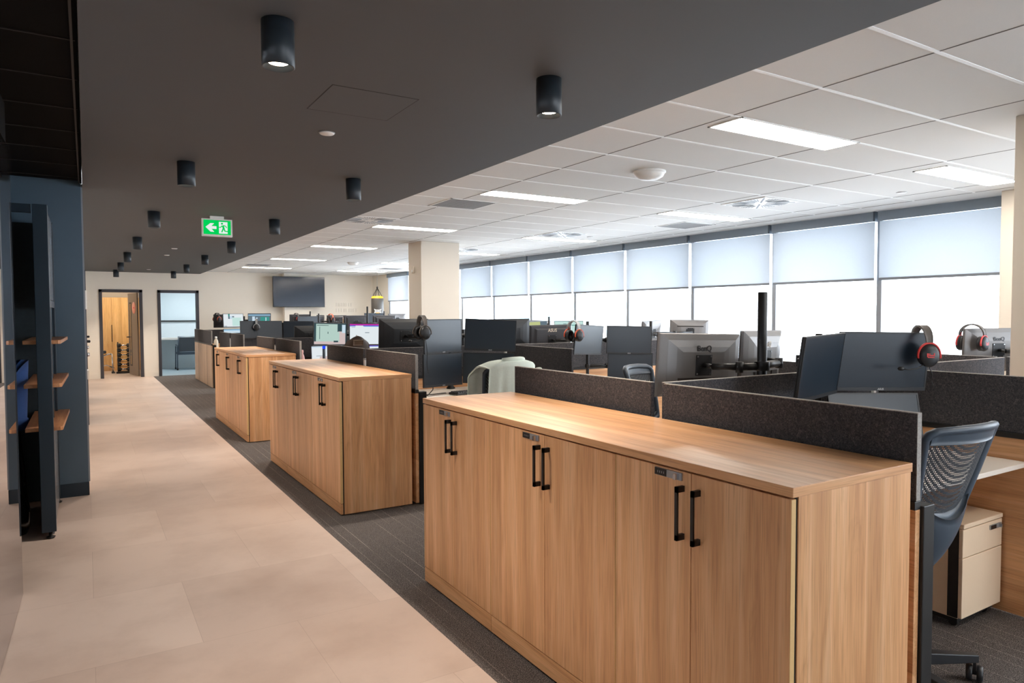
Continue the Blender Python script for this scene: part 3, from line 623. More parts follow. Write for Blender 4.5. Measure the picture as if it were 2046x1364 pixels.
# lettering on the far wall: too faint to read, shallow white strokes
t = thing('wall_lettering', 'faint white raised lettering on the far wall right of the television', 'sign', (6.85, YW, 1.85))
rnd = random.Random(3)
for r, (z, n, w) in enumerate(((.09, 7, .07), (-.08, 9, .07))):
    for k in range(n):
        x = -.34+k*w*1.1; q = MB().box(x, x+.012, -.012, 0, z-.055, z+.055)
        if rnd.random() < .7: q.box(x, x+.045, -.012, 0, z+.043, z+.055)
        if rnd.random() < .5: q.box(x, x+.045, -.012, 0, z-.006, z+.006)
        if rnd.random() < .5: q.box(x+.036, x+.048, -.012, 0, z-.055, z+.055)
        part(t, 'letter', q, M['relief'])
# punch bag
t = thing('punch_bag', 'black and yellow hanging punch bag near the far windows', 'punch bag', (7.23, 19.2, 1.55))
part(t, 'body', MB().lathe([(0, -.45), (.15, -.45), (.175, -.42), (.178, .52), (.17, .56)], n=32, caps=False), M['bagb'])
part(t, 'collar', MB().lathe([(.171, .555), (.16, .61), (.10, .625), (0, .625)], n=32, caps=False), M['yellow'])
for k in range(4):
    a = PI/4+k*PI/2; part(t, 'strap', MB().tube([(.15*math.cos(a), .15*math.sin(a), .45), (.15*math.cos(a), .15*math.sin(a), .60), (0, 0, .86)], .009), M['black'])
part(t, 'hook', MB().lathe([(.02, .82), (.025, .88), (.012, .9)]), M['black']); part(t, 'cable', MB().tube([(0, 0, .9), (0, 0, HW-1.55)], .004), M['silver'])
bd = MB().prism([(-.105, .25), (-.05, .225), (.05, .225), (.105, .25), (.085, .19), (.105, .12), (.05, .145), (-.05, .145), (-.105, .12), (-.085, .19)], -.185, -.176)
part(t, 'badge', bd.xf(Matrix.Rotation(rad(-18), 4, 'Z')), M['white']); 
part(t, 'badge_curve', MB().prism([(-.055, .14), (.055, .14), (.03, .095), (0, .08), (-.03, .095)], -.185, -.176).xf(Matrix.Rotation(rad(-18), 4, 'Z')), M['yellow'])
part(t, 'badge_text', facing(text_mb('EVERLAST', .052, .002, True)).move((0, -.187, .186)).xf(Matrix.Rotation(rad(-18), 4, 'Z')), M['dtext'])

# ================================================================== CABINETS
XF, XB, HC = 1.717, 2.341, 1.12
def handle_mb():    # bow handle, local: door plane x=0, protrudes to -x, centred
    g = MB()
    g.box(-.036, 0, -.006, .006, .072, .092).box(-.036, 0, -.006, .006, -.092, -.072).box(-.036, -.028, -.006, .006, -.092, .092); return g
def lock_parts(d, y, z):
    lk = child(d, 'lock', MB().box(-.006, 0, y-.062, y+.062, z-.0125, z+.0125), M['silver'])
    return lk
BN = {'A': 'nearest', 'B': 'second', 'C': 'third'}
BLK = {'A': (1.255, 2.034, 3.003, 3.812), 'B': (5.43, 6.271, 7.174, 7.932), 'C': (9.22, 10.02, 10.93, 11.75)}
def wt_(x0, x1, y0, y1):
    g = MB().box(x0, x1, y0, y1, HC-.03, HC); g.mi[2] = 1; g.mi[4] = 1; return g
for key, ys in BLK.items():
    y0, y3 = ys[0], ys[3]
    solo('cabinet_worktop', 'long oak worktop on the %s block of oak cabinets' % BN[key], 'worktop', wt_(XF-.002, XB, y0-.004, y3+.002), [M['oak_y'], M['oak_x']], .002, 'oak worktops of the cabinet blocks', loc=(XF, y0, HC-.03))
    solo('cabinet_side_panel', 'oak end panel closing the near side of the %s cabinet block' % BN[key], 'panel', MB().box(XF+.0298, XB-.003, y0, y0+.018, .008, HC-.031), M['oak_z'], .001, 'oak end panels of the cabinet blocks', loc=(XF, y0, 0))
    for u in range(3):
        a, b = ys[u], ys[u+1]
        pos = ('near', 'middle', 'far')[u]
        t = thing('storage_cabinet', '%s two-door oak cabinet of the %s block along the corridor' % (pos, BN[key]), 'cabinet', (XF, (a+b)/2, 0), 0, 'two-door oak cabinets along the corridor')
        h = (b-a)/2-.001; q0 = -h+(.020 if u == 0 else 0)
        part(t, 'carcass', MB().box(.03, XB-XF-.003, q0, h, .012, HC-.032), M['oak_z'])
        part(t, 'reveal', MB().box(.0205, .0295, -h+(.003 if u == 0 else 0), h, .012, HC-.031), M['gap'])
        part(t, 'plinth', MB().box(.001, .020, -h+.001, h-.001, .010, .094), M['oak_y'], .001)
        part(t, 'foot', MB().box(.06, .10, -h+.05, -h+.09, 0, .012), M['black']); part(t, 'foot', MB().box(.06, .10, h-.09, h-.05, 0, .012), M['black'])
        for s in (1, -1):   # s=1 far leaf (left in the photo), carries the lock
            e0, e1 = (.0015, h-.0015) if s == 1 else (-h+.0015, -.0015)
            d = part(t, 'door', MB().box(0, .020, e0, e1, .098, HC-.036), M['oak_z'])
            bev(d, .0012, 1); 
            child(d, 'edge_band', MB().box(.0002, .0198, (e0-.0008 if s == -1 else e1-.0004), (e0+.0004 if s == -1 else e1+.0008), .099, HC-.037), M['oak_edge'])
            child(d, 'handle', handle_mb().move((0, s*.036, .945)), M['black'])
            if s == 1:
                child(d, 'lock', MB().box(-.005, 0, .04, .17, 1.052, 1.078), M['silver'])
                child(d, 'keypad', MB().box(-.0065, -.005, .112, .169, 1.053, 1.077), M['black'])
                child(d, 'lock_knob', MB().box(-.022, -.005, .052, .064, 1.055, 1.075), M['chrome'])
                kd = MB()
                for j in range(4): kd.box(-.0072, -.0065, .122+.010*j, .1245+.010*j, 1.061, 1.069)
                child(d, 'keypad_digit', kd, M['silver'])

# ================================================================== DESK ROWS
XS = 2.385
ROW = {'A': (1.255, 2.50, 3.82), 'B': (5.42, 6.68, 7.94), 'C': (9.15, 10.54, 11.80), 'E': (12.97, 14.27, 15.51), 'D': (16.65, 18.02, 19.42)}
RN = {'A': 'nearest', 'B': 'second', 'C': 'third', 'E': 'fourth', 'D': 'farthest'}
SCZ, PZ, DZ = 1.283, .965, .84
def partition(lab, p0, p1, wood_mat=None, low=.0, topz=SCZ, side=0):
    """felt screen on a wood board, running from p0 to p1 (axis aligned)"""
    (x0, y0), (x1, y1) = p0, p1; alongx = abs(x1-x0) > abs(y1-y0)
    t = thing('desk_partition', lab, 'partition', ((x0+x1)/2, (y0+y1)/2, 0), 0, None)
    def bx(th, z0, z1, e=0):
        if alongx: return MB().box(min(x0, x1)+e, max(x0, x1)-e, y0-th, y0+th, z0, z1)
        return MB().box(x0-th, x0+th, min(y0, y1)+e, max(y0, y1)-e, z0, z1)
    part(t, 'felt_screen', bx(.012, PZ+.018, topz), M['felt'], .003, True)
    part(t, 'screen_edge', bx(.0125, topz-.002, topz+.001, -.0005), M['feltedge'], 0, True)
    part(t, 'rail', bx(.018, PZ-.012, PZ+.018), M['black'], .002, True)
    part(t, 'panel', bx(.014, low+.012, PZ-.012), wood_mat or M['oak_x' if alongx else 'oak_y'], .001, True)
    return t
XD = {'A': 4.197, 'B': 4.03, 'C': 4.05, 'E': 4.05, 'D': 4.05}
for k, (ya, ym, yb) in ROW.items():
    n = RN[k]
    g0 = .045 if k != 'D' else .003
    beh = {'A': 'behind the nearest oak cabinets', 'B': 'behind the second oak cabinet block', 'C': 'behind the third oak cabinet block', 'E': 'of the fourth desk row, left of the headset monitor', 'D': 'ending the farthest desk row by the right doorway'}[k]
    ewood = M['oak_grey'] if k == 'D' else None
    for half, p, q in (('near', ya, ym-g0), ('far', ym+g0, yb)):
        t = partition('%s half of the charcoal felt end screen %s' % (half, beh), (XS, p), (XS, q), ewood)
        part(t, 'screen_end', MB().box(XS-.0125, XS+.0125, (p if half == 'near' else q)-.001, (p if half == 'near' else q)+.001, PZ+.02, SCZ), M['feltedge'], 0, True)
        part(t, 'end_frame', MB().box(XS+.018, XS+.085, (p-.012 if half == 'near' else q-.05), (p+.05 if half == 'near' else q+.012), .0, PZ), M['black'], .003, True)
        if k == 'D': part(t, 'panel_joint', MB().box(XS-.0155, XS-.013, (p+q)/2-.008, (p+q)/2+.008, .01, PZ-.012), M['gap'], 0, True)
    if k == 'D': gl = None
    else: gl = thing('cable_post', 'slim pale cable post in the gap of the %s row end screens' % n, 'post', (XS, ym, 0))
    if gl: part(gl, 'post', MB().box(-.016, .016, -.02, .02, .0, 1.17 if k != 'A' else .98), M['walu'], .003); part(gl, 'cap', MB().box(-.018, .018, -.022, .022, 1.17 if k != 'A' else .98, 1.185 if k != 'A' else .99), M['silver'], .003)
    ends = [(XS+.03, XD[k]-.03), (XD[k]+.03, 5.90), (5.98, 7.65)]
    dn = ['first', 'second', 'third']
    for i, (a, b) in enumerate(ends):
        if k in 'AB' or i < 3:
            partition('charcoal felt spine screen of the %s desk row, %s desk from the corridor' % (n, dn[i]), (a, ym), (b, ym))
    if k in 'AB':
        partition('charcoal felt cross screen over oak board, near side of the %s desk row' % n, (XD[k], ya), (XD[k], ym-g0), M['oak_y'])
        partition('charcoal felt cross screen on the far side of the %s desk row' % n, (XD[k], ym+g0), (XD[k], yb), M['oak_y'])
        pc = thing('cable_post', 'cream cable post in the cross screen gap of the %s row' % n, 'post', (XD[k], ym, 0)); part(pc, 'post', MB().box(-.014, .014, -.018, .018, 0, 1.2), M['walu'], .003); part(pc, 'cap', MB().box(-.016, .016, -.02, .02, 1.2, 1.212), M['white'], .003)
partition('charcoal felt cross screen at the far window end of the nearest desk row', (5.94, 2.56), (5.94, 3.82), M['oak_y'])

def desk(lab, x0, x1, y0, y1, lx=None):
    t = thing('desk', lab, 'desk', ((x0+x1)/2, (y0+y1)/2, 0), 0, 'white sit-stand desks')
    part(t, 'desktop', MB().box(x0, x1, y0, y1, DZ-.025, DZ), M['lam'], .003, True)
    for x in (x0+.06, lx or x1-.12):
        yc = (y0+y1)/2
        part(t, 'leg', MB().box(x-.03, x+.03, yc-.04, yc+.04, .03, DZ-.06), M['white'], .003, True)
        part(t, 'foot', MB().box(x-.035, x+.035, y0+.06, y1-.06, 0, .03), M['white'], .003, True)
    part(t, 'cable_tray', MB().box(x0+.2, x1-.2, (y0+y1)/2-.02, (y0+y1)/2+.02, DZ-.085, DZ-.025), M['black'], 0, True)
def desks(k, i, side, lab):
    lx0 = None
    ya, ym, yb = ROW[k]; x0 = (XS+.095, XD[k]+.03, 5.99)[i]; x1 = (XD[k]-.027, 5.90, 7.65)[i]
    if side == 'n': desk(lab, x0, x1, ym-.86, ym-.02, 3.0 if (k, i) == ('A', 0) else None)
    else: desk(lab, x0 if (k, i) != ('A', 0) else x0, x1, ym+.02, ym+.86)
for k, i, s in (('A', 0, 'n'), ('A', 0, 'f'), ('A', 1, 'f'), ('A', 2, 'f'), ('B', 0, 'n'), ('B', 1, 'n'), ('B', 0, 'f'), ('B', 1, 'f'), ('B', 2, 'f'), ('C', 0, 'n'), ('C', 0, 'f'), ('C', 2, 'n'), ('C', 2, 'f'), ('E', 0, 'n'), ('E', 1, 'f'), ('D', 0, 'n'), ('D', 1, 'n'), ('D', 2, 'n'), ('D', 0, 'f'), ('D', 1, 'f'), ('D', 2, 'f')):
    desks(k, i, s, 'white desk on the %s side of the %s row, %s from the corridor' % ('near' if s == 'n' else 'far', RN[k], dn[i]))

# ================================================================== MONITORS AND ARMS
MON = {}
def monitor(key, lab, pos, rz, tilt, roll, w, h, back=False, style='dark', logo=None, chin=None, shots=None, slot=False):
    t = thing('monitor', lab, 'monitor', pos, 0, None)
    t.rotation_mode = 'YXZ'; t.rotation_euler = (rad(tilt), rad(roll), rad(rz))
    f = -.052 if back else 0.0
    cm = M['backg'] if style == 'grey' else M['back'] if style == 'back' else M['blackp']
    g = MB().box(-w/2, w/2, f+.0, f+.012, -h/2, h/2)
    if style == 'back':
        g.frustum((-w/2, w/2, -h/2, h/2), f+.012, (-w/2+.02, w/2-.02, -h/2+.018, h/2-.018), f+.030)
        g.frustum((-w*.40, w*.40, -h*.40, h*.40), f+.030, (-w*.36, w*.36, -h*.35, h*.35), f+.0515)
    else:
        e_ = [(0, .012), (.004, .020), (.05, .036), (.11, .047), (.15, .0515)]
        for (a0, y0), (a1, y1) in zip(e_, e_[1:]): g.frustum((-w/2+a0, w/2-a0, -h/2+a0*.7, h/2-a0*.7), f+y0, (-w/2+a1, w/2-a1, -h/2+a1*.7, h/2-a1*.7), f+y1)
    part(t, 'casing', g, cm, .003)
    bz = .010; ch = .020
    part(t, 'bezel', MB().box(-w/2+.001, w/2-.001, f-.003, f, h/2-bz, h/2-.001).box(-w/2+.001, -w/2+bz, f-.003, f, -h/2+ch, h/2-bz).box(w/2-bz, w/2-.001, f-.003, f, -h/2+ch, h/2-bz).box(-w/2+.001, w/2-.001, f-.004, f, -h/2+.001, -h/2+ch), M['blackp'])
    sw, sh = w-2*bz, h-bz-ch; zc = (ch-bz)/2
    if shots:
        names = []; q = MB()
        for j, (mname, x0, z0, x1, z1) in enumerate(shots):
            if mname not in names: names.append(mname)
            X0, X1, Z0, Z1 = -sw/2+x0*sw, -sw/2+x1*sw, zc-sh/2+z0*sh, zc-sh/2+z1*sh; y = f-.0012-.0002*j
            q.add([(X0, y, Z0), (X1, y, Z0), (X1, y, Z1), (X0, y, Z1)], [(0, 1, 2, 3)], mi=names.index(mname))
        part(t, 'screen', q, [M['s_'+n] for n in names])
    else:
        part(t, 'screen', MB().box(-sw/2, sw/2, f-.0015, f, zc-sh/2, zc+sh/2), M['scr'])
    if chin: part(t, 'logo', facing(text_mb(chin, .016, .001, True)).move((0, f-.0046, -h/2+ch/2)), M['sil2'])
    pb = f+.0515
    part(t, 'vesa_plate', MB().box(-.06, .06, pb, pb+.004, -.06, .06), M['black'], .002)
    sc = MB()
    for a in (-1, 1):
        for b in (-1, 1): sc.lathe([(.0055, pb+.003), (.0055, pb+.007)], (a*.05, 0, b*.05), 'y', 8)
    part(t, 'screw', sc, M['chrome'])
    if logo: part(t, 'logo', facing(text_mb(logo[0], logo[1], .0015, True), True).move((0, f+.0522 if logo[2] == 0 else f+.0312, logo[3])), M[logo[4]])
    if slot: part(t, 'stand_slot', MB().box(-w*.30, w*.30, f+.046, f+.0525, -h*.34, -h*.20).box(-.10, -.08, f+.0525, f+.058, -h*.34, -h*.20).box(.06, .08, f+.0525, f+.058, -h*.34, -h*.20), M['gap'])
    MON[key] = (t, w, h, f)
    return t
def arm(lab, x, y, ztop, keys, z0=DZ, r=.019, mt='black'):
    t = thing('monitor_stand', lab, 'monitor stand', (x, y, z0))
    part(t, 'pole', MB().lathe([(r, .0), (r, ztop-z0), (r*.9, ztop-z0+.006), (0, ztop-z0+.006)], n=20, caps=False), M[mt])
    part(t, 'base_clamp', MB().lathe([(.045, 0), (.045, .012), (.028, .03), (.024, .06)], n=24), M['black'])
    for k in keys:
        mo, w, h, f = MON[k]
        R = mo.rotation_euler.to_matrix(); c = R @ Vector((0, f+.057, 0))+Vector(mo.location)-Vector((x, y, z0))
        b = R @ Vector((0, f+.12, 0))+Vector(mo.location)-Vector((x, y, z0))
        zc = min(max(b.z, .06), ztop-z0-.03); e = Vector((b.x*.5, b.y*.5, zc))
        n = Vector((-b.y, b.x, 0)); bd = R @ Vector((0, 1, 0)); n = -n if n.dot(bd) < 0 else n; e += n.normalized()*.05 if n.length > .01 else n
        part(t, 'collar', MB().lathe([(r*1.6, -.022), (r*1.6, .022)], (0, 0, zc), n=20), M['black'], .002)
        part(t, 'arm', MB().tube([(0, 0, zc), e], .017, 8, flat=1.3).tube([e, Vector((b.x, b.y, zc))], .015, 8, flat=1.3).lathe([(.021, -.03), (.021, .03)], tuple(e), n=16), M['black'])
        part(t, 'bracket', MB().tube([Vector((b.x, b.y, zc)), b, c], .013, 8), M['black'])
    return t
mk = monitor
# nearest row, near side
mk('A1', 'switched-off monitor seen from its left edge, in front of the tall black pole', (3.237, 2.20, 1.344), 14, 8, -1, .54, .335)
mk('A2', 'switched-off monitor with a red-trimmed headset hung on its corner, nearest row', (3.764, 2.183, 1.351), -24.9, 6.8, 1, .54, .33, chin='ASUS')
mk('A3', 'lower switched-off monitor tilted back under the headset monitor of the nearest row', (3.72, 2.19, 1.015), -24.9, -14, 1, .54, .33)
# nearest row, far side (backs)
mk('A4', 'grey monitor back with dark maker lettering on a long black arm, nearest row', (3.018, 2.801, 1.325), 175.6, -2.7, -1.5, .61, .36, True, 'grey', ('BenQ', .046, 0, .095, 'dtext'), slot=True)
mk('A5', 'grey monitor back half hidden behind the tall black pole', (3.645, 2.86, 1.332), 196.8, -2.9, -.7, .61, .36, True, 'grey', ('BenQ', .046, 0, .095, 'ltext'), slot=True)
mk('A7', 'grey monitor back with a red-trimmed headset at the right picture edge', (6.557, 2.813, 1.303), 158.1, -2.9, .4, .61, .37, True, 'grey', ('BenQ', .046, 0, .095, 'dtext'))
arm('tall black monitor pole rising above the nearest desk row', 3.24, 2.575, 1.735, ['A4', 'A5'], r=.026)
arm('short black monitor pole behind the two front monitors of the nearest row', 3.53, 2.42, 1.50, ['A1', 'A2', 'A3'])
arm('black monitor pole at the right picture edge', 6.95, 2.62, 1.46, ['A7'])
# second row
mk('B1', 'upper left dark monitor of the stacked four at the second row', (2.959, 6.072, 1.413), 22.2, .9, -.2, .54, .33, chin='ASUS')
mk('B1l', 'lower left dark monitor of the stacked four at the second row', (2.962, 6.09, 1.082), 20.4, -1.1, .9, .54, .32, chin='ASUS')
mk('B2', 'upper right dark monitor of the stacked four at the second row', (3.602, 6.277, 1.405), -25, -2.9, 2.5, .54, .33, chin='ASUS')
mk('B2l', 'lower right dark monitor of the stacked four at the second row', (3.587, 6.294, 1.060), -24.9, -2.9, 1.6, .54, .32)
mk('B3', 'black monitor back with four bright screw holes left of the hanging grey headset', (2.878, 6.826, 1.397), 180.3, -3.1, -.2, .56, .36, True, 'black')
mk('B4', 'dark monitor back on a silver bracket behind the stacked four monitors', (4.235, 6.899, 1.398), 180, -2.9, .6, .56, .34, True, 'black')
mk('B5', 'dark grey monitor back with pale maker lettering on a black arm, second row', (4.853, 6.942, 1.310), 177.9, -4, .6, .61, .36, True, 'back', ('ASUS', .056, 0, .115, 'ltext'))
mk('B6', 'blank dark monitor carrying a pink and black headset, second row', (4.764, 6.101, 1.335), 17.9, 4, 3, .54, .33)
mk('B7', 'upper dark monitor behind the grey chair back of the nearest row', (5.414, 6.174, 1.316), -25.9, -1.2, 1.6, .54, .33, chin='ASUS')
mk('B7l', 'lower dark monitor behind the grey chair back of the nearest row', (5.448, 6.193, 1.008), -26.6, -2.9, 1.4, .54, .32)
mk('B8', 'narrow grey monitor back turned aside left of the slotted monitor back', (6.475, 6.894, 1.362), 200.1, -7.3, 1.6, .54, .33, True, 'grey')
mk('B9', 'grey monitor back with a dark slot line in front of the bright window', (7.165, 6.901, 1.365), 155, -2.9, -.9, .56, .34, True, 'grey')
part(MON['B9'][0], 'vent_slot', MB().box(-.19, .19, -.001, .0012, .075, .088), M['gap'])
arm('black pole holding the stacked four monitors of the second row', 3.27, 6.55, 1.50, ['B1', 'B1l', 'B2', 'B2l'])
arm('black pole between the two monitor backs on the far side of the second row', 3.55, 6.80, 1.45, ['B3', 'B4'])
arm('black pole of the lettered dark monitor back in the second row', 5.26, 6.76, 1.49, ['B5'])
arm('black pole behind the blank monitor with the pink headset', 5.10, 6.56, 1.53, ['B6', 'B7', 'B7l'])
arm('black pole in front of the bright windows between two grey monitor backs', 6.30, 6.76, 1.52, ['B8', 'B9'])
# third row
pic = [('darkg', 0, 0, 1, 1), ('mint', .06, .0, .72, .97), ('pinkw', .0, .0, .95, .13), ('pinkw', .74, .0, .97, .62), ('mint', .60, .12, .78, .60), ('darkg', .76, .66, .86, .95), ('bluew', .86, .55, .97, .95), ('darkg', .16, .24, .175, .84), ('darkg', .08, .89, .44, .915), ('darkg', .60, .09, .74, .17), ('darkg', .41, .50, .43, .60)]
mk('C1', 'lit monitor showing a mint and pink shapes wallpaper, third row', (3.07, 10.1, 1.341), 14.6, -.4, 2, .56, .335, shots=pic)
mk('C1l', 'lit white monitor under the mint wallpaper monitor, third row', (3.027, 10.115, 1.012), 15.3, -2.8, .2, .54, .33, shots=[('white', 0, 0, 1, 1), ('bluew', .0, .94, 1, 1), ('slate', .14, .52, .40, .54), ('pinkw', .25, .34, .5, .5)])
win = [('white', 0, 0, 1, 1), ('mag', 0, .93, 1, 1), ('indigo', 0, .885, 1, .93), ('white', .16, .885, .37, .92), ('sky', .4, .87, 1, .885), ('slate', .05, .83, .15, .845), ('slate', .42, .56, .54, .59), ('slate', .2, .40, .22, .43)]
mk('C2', 'lit monitor with a magenta title bar above the dark chair, third row', (3.639, 10.081, 1.327), -9.2, -2.9, .8, .56, .335, shots=win)
mk('C2l', 'lit lower monitor with a magenta title bar, third row', (3.672, 10.18, 1.016), -10, -2.9, .4, .56, .335, shots=win[:3])
mk('C3', 'dark monitor back left of the mint wallpaper monitor', (3.001, 10.796, 1.283), 180, -2.9, -.2, .54, .34, True, 'black')
mk('C7', 'lit yellowish monitor behind the lettered dark monitor back', (6.832, 10.2, 1.337), 18.9, -2.9, -1.6, .54, .33, shots=[('yel', 0, 0, 1, 1), ('slate', .62, .0, 1, 1), ('teal', .0, .6, .6, .64), ('sky', .65, .7, .95, .74)])
mk('C8', 'lit teal and white monitor in front of the fourth bright window', (7.575, 10.299, 1.336), -20, -2.9, -.2, .56, .33, shots=[('spring', 0, 0, 1, 1), ('teal', 0, .74, 1, .78), ('slate', .3, .84, .42, .87)])
mk('C9', 'blue-grey monitor back peeping over the yellowish lit monitor', (7.271, 10.808, 1.342), 180, -2.9, -2.2, .54, .33, True, 'grey')
arm('black pole between the lit monitors of the third row', 3.36, 10.42, 1.44, ['C1', 'C1l', 'C2', 'C2l'])
arm('black pole on the far side of the third row', 3.30, 10.66, 1.40, ['C3'])
arm('thin dark pole rising before the third window bay beyond the lettered monitor', 7.24, 10.46, 1.575, ['C7', 'C8'])
arm('black pole behind the blue-grey monitor back in the third row', 7.36, 10.66, 1.45, ['C9'])
# fourth row
mk('E1', 'wide dark monitor with a black and silver headset, fourth row', (2.896, 13.966, 1.347), 5, -2.9, .3, .80, .34)
mk('E2', 'dark monitor right of the wide headset monitor, fourth row', (3.618, 14.012, 1.337), -15, -2.9, .4, .58, .34)
mk('E3', 'dark grey monitor back directly above the magenta title bar monitor', (5.081, 14.803, 1.441), 183.6, -2.9, .1, .56, .34, True, 'back')
mk('E4', 'dark grey monitor back right of the tall thin pole, fourth row', (5.751, 14.814, 1.439), 180, -2.9, 0, .54, .34, True, 'back')
arm('black pole between the two dark monitors of the fourth row', 3.345, 14.17, 1.47, ['E1', 'E2'])
arm('tall thin black pole right of the punch bag foreground, fourth row', 5.20, 14.42, 1.80, ['E3', 'E4'])
# farthest row
mk('D1', 'lit document monitor nearest the corridor in the farthest row', (3.008, 17.602, 1.501), 23.3, -2.9, 0, .54, .33, shots=[('white', 0, 0, 1, 1), ('teal', .24, .84, .32, 1), ('slate', .24, .62, .32, .84), ('bluew', .32, .62, .44, .84), ('slate', .44, .74, .54, .84), ('spring', .44, .06, .9, .72), ('slate', .02, .03, .16, .07)])
mk('D1l', 'lit pale blue lower monitor nearest the corridor in the farthest row', (3.012, 17.6, 1.139), 24, -2.9, 0, .54, .33, shots=[('sky', 0, 0, 1, 1), ('bluew', .0, .5, 1, .9)])
mk('D2', 'lit grey-blue dashboard monitor second from the corridor in the farthest row', (3.602, 17.6, 1.508), -25, -2.9, 0, .54, .33, shots=[('slate', 0, 0, 1, 1), ('sky', 0, .85, 1, .93), ('bluew', .18, .2, .3, .78), ('bluew', .36, .3, .42, .7), ('teal', .55, .1, .95, .75), ('bluew', .78, .2, .82, .7)])
mk('D0', 'dark monitor back with a red headset at the corridor end of the farthest row', (2.957, 18.398, 1.484), 180, -2.9, 0, .54, .33, True, 'black')
mk('D3', 'slate blue monitor below the television, farthest row', (4.782, 17.6, 1.434), 10, -3, -.6, .54, .33)
mk('D3b', 'dark monitor back with a small red headset below the television', (4.801, 18.4, 1.478), 180, -2.9, 0, .54, .33, True, 'back')
mk('D4', 'narrow dark monitor turned sideways below the television corner', (5.328, 18.269, 1.461), 235, -3.4, -.3, .54, .33, True, 'back')
mk('D5', 'dark monitor back beside the orange headset, farthest row', (5.782, 18.4, 1.454), 180, -2.9, 0, .54, .33, True, 'back')
mk('D5f', 'lit warm beige monitor beside the orange headset, farthest row', (5.92, 17.62, 1.42), 4, -3, 0, .50, .31, shots=[('warm', 0, 0, 1, 1), ('pinkw', 0, .86, 1, 1)])
mk('E5', 'teal-grey monitor in front of the punch bag, farthest row', (6.575, 17.711, 1.509), 0, -2.9, 0, .54, .33)
mk('D6', 'blue-grey monitor back left of the cream column, farthest row', (7.521, 18.397, 1.49), 180, -2.9, 0, .54, .33, True, 'grey')
arm('black pole between the two lit monitors of the farthest row', 3.31, 17.9, 1.60, ['D1', 'D1l', 'D2'])
arm('black pole behind the corridor-end monitor back of the farthest row', 3.3, 18.14, 1.55, ['D0'])
arm('thin black pole peeking above the monitors just below the television', 4.99, 18.15, 1.72, ['D3b'])
arm('black pole of the sideways monitor below the television corner', 5.46, 18.12, 1.52, ['D4'])
arm('short thin pole below the right half of the television', 5.14, 17.9, 1.66, ['D3'])
arm('black pole beside the warm beige monitor', 5.50, 17.92, 1.5, ['D5f'])
arm('black pole behind the monitor beside the orange headset', 5.6, 18.14, 1.56, ['D5'])
arm('short black pole at the foot of the punch bag', 6.93, 17.9, 1.72, ['E5'])
arm('black pole of the blue-grey monitor left of the cream column', 7.3, 18.14, 1.56, ['D6'])

# ================================================================== HEADSETS
def headset(lab, key, x, accent, band, cup, vis=-1, turn=0, mic=True, cord=0, emblem=None, dy=0.0, dz=0.0):
    mo, w, h, f = MON[key]
    R = mo.rotation_euler.to_matrix(); p = R @ Vector((x, f+.02+dy, h/2+dz))+Vector(mo.location)
    t = thing('headset', lab, 'headset', p, mo.rotation_euler.z+rad(turn), None)
    s = .092
    def bp(u, v):
        a = PI*u; wid = .017+.006*math.sin(a)
        return ((v-.5)*2*wid, -s*math.cos(a)*(1 if abs(math.cos(a)) < .98 else 1), .030-.085*(1-math.sin(a))**1.0)
    part(t, 'headband', MB().grid(bp, 24, 3, .010), band)
    for q in (-1, 1):
        c = part(t, 'ear_cup', MB().lathe([(0, q*.118), (.030, q*.117), (.046, q*.110), (.052, q*.098), (.052, q*.085), (.046, q*.080)][::q], (0, 0, -.125), 'y', 28, caps=False, sy=1.22), cup)
        child(c, 'cushion', MB().lathe([(.046, q*.082), (.052, q*.074), (.050, q*.058), (.036, q*.053), (.030, q*.06)][::q], (0, 0, -.125), 'y', 28, caps=False, sy=1.2), M['blackp'])
        yk = [(.057*math.sin(a*PI/14), q*(.096), -.125+.068*math.cos(a*PI/14)) for a in range(-8, 9)]
        child(c, 'yoke', MB().tube(yk, .0062, 8).tube([(0, q*.094, -.056), (0, q*.091, -.03)], .0065, 8), accent)
        if emblem is not None and q == vis:
            e = MB()
            for xx, zz, ww, hh in ((-.018, .006, .006, .020), (-.006, .004, .014, .006), (.010, .004, .018, .006), (.0, -.006, .034, .005), (.016, .010, .005, .014), (-.010, .012, .012, .005)):
                e.box(xx-ww/2, xx+ww/2, q*.1172, q*.1195, -.128+zz-hh/2, -.128+zz+hh/2)
            child(c, 'emblem', e, emblem)
    if mic:
        q = vis; pts = [(-.03, q*.10, -.175), (-.07, q*.12, -.195), (-.12, q*.135, -.20), (-.155, q*.14, -.195)]
        m_ = part(t, 'microphone', MB().tube(pts, .0035, 8), M['black'])
        child(m_, 'foam', MB().lathe([(0, -.018), (.009, -.012), (.011, 0), (.009, .012), (0, .016)], (-.162, q*.141, -.194), 'x', 14, caps=False), M['black'])
    if cord:
        q = vis; pts = [(0.0, q*.10, -.19)]
        for i in range(1, 13): u = i/12; pts.append((.05*u*u+.012*math.sin(u*5), q*(.10-.03*u), -.19-cord*u))
        part(t, 'cord', MB().tube(pts, .0028, 6), M['black'])
    return t
headset('black headset with red yokes hung on the corner of the nearest switched-off monitor', 'A2', .225, M['red'], M['hband'], M['blackp'], -1, -14, True, .10, M['red'])
headset('black headset with red yokes on the grey monitor back at the right edge', 'A7', .235, M['red'], M['hband'], M['blackp'], 1, 20, False, 0, M['red'])
headset('grey and black headset with boom microphone draped over the stacked monitors', 'B1', -.285, M['hband'], M['hband'], M['blackp'], -1, -27, True, .32)
headset('black headset with salmon pink yokes on the blank monitor, second row', 'B6', -.29, M['orange'], M['sil2'], M['blackp'], -1, -16, False, 0, None)
headset('black and silver headset on the wide dark monitor, fourth row', 'E1', -.09, M['sil2'], M['sil2'], M['blackp'], -1, -14, False, .18)
headset('red-trimmed headset on the corridor-end monitor back, farthest row', 'D0', .19, M['orange'], M['blackp'], M['blackp'], 1, 25, False, 0, None)
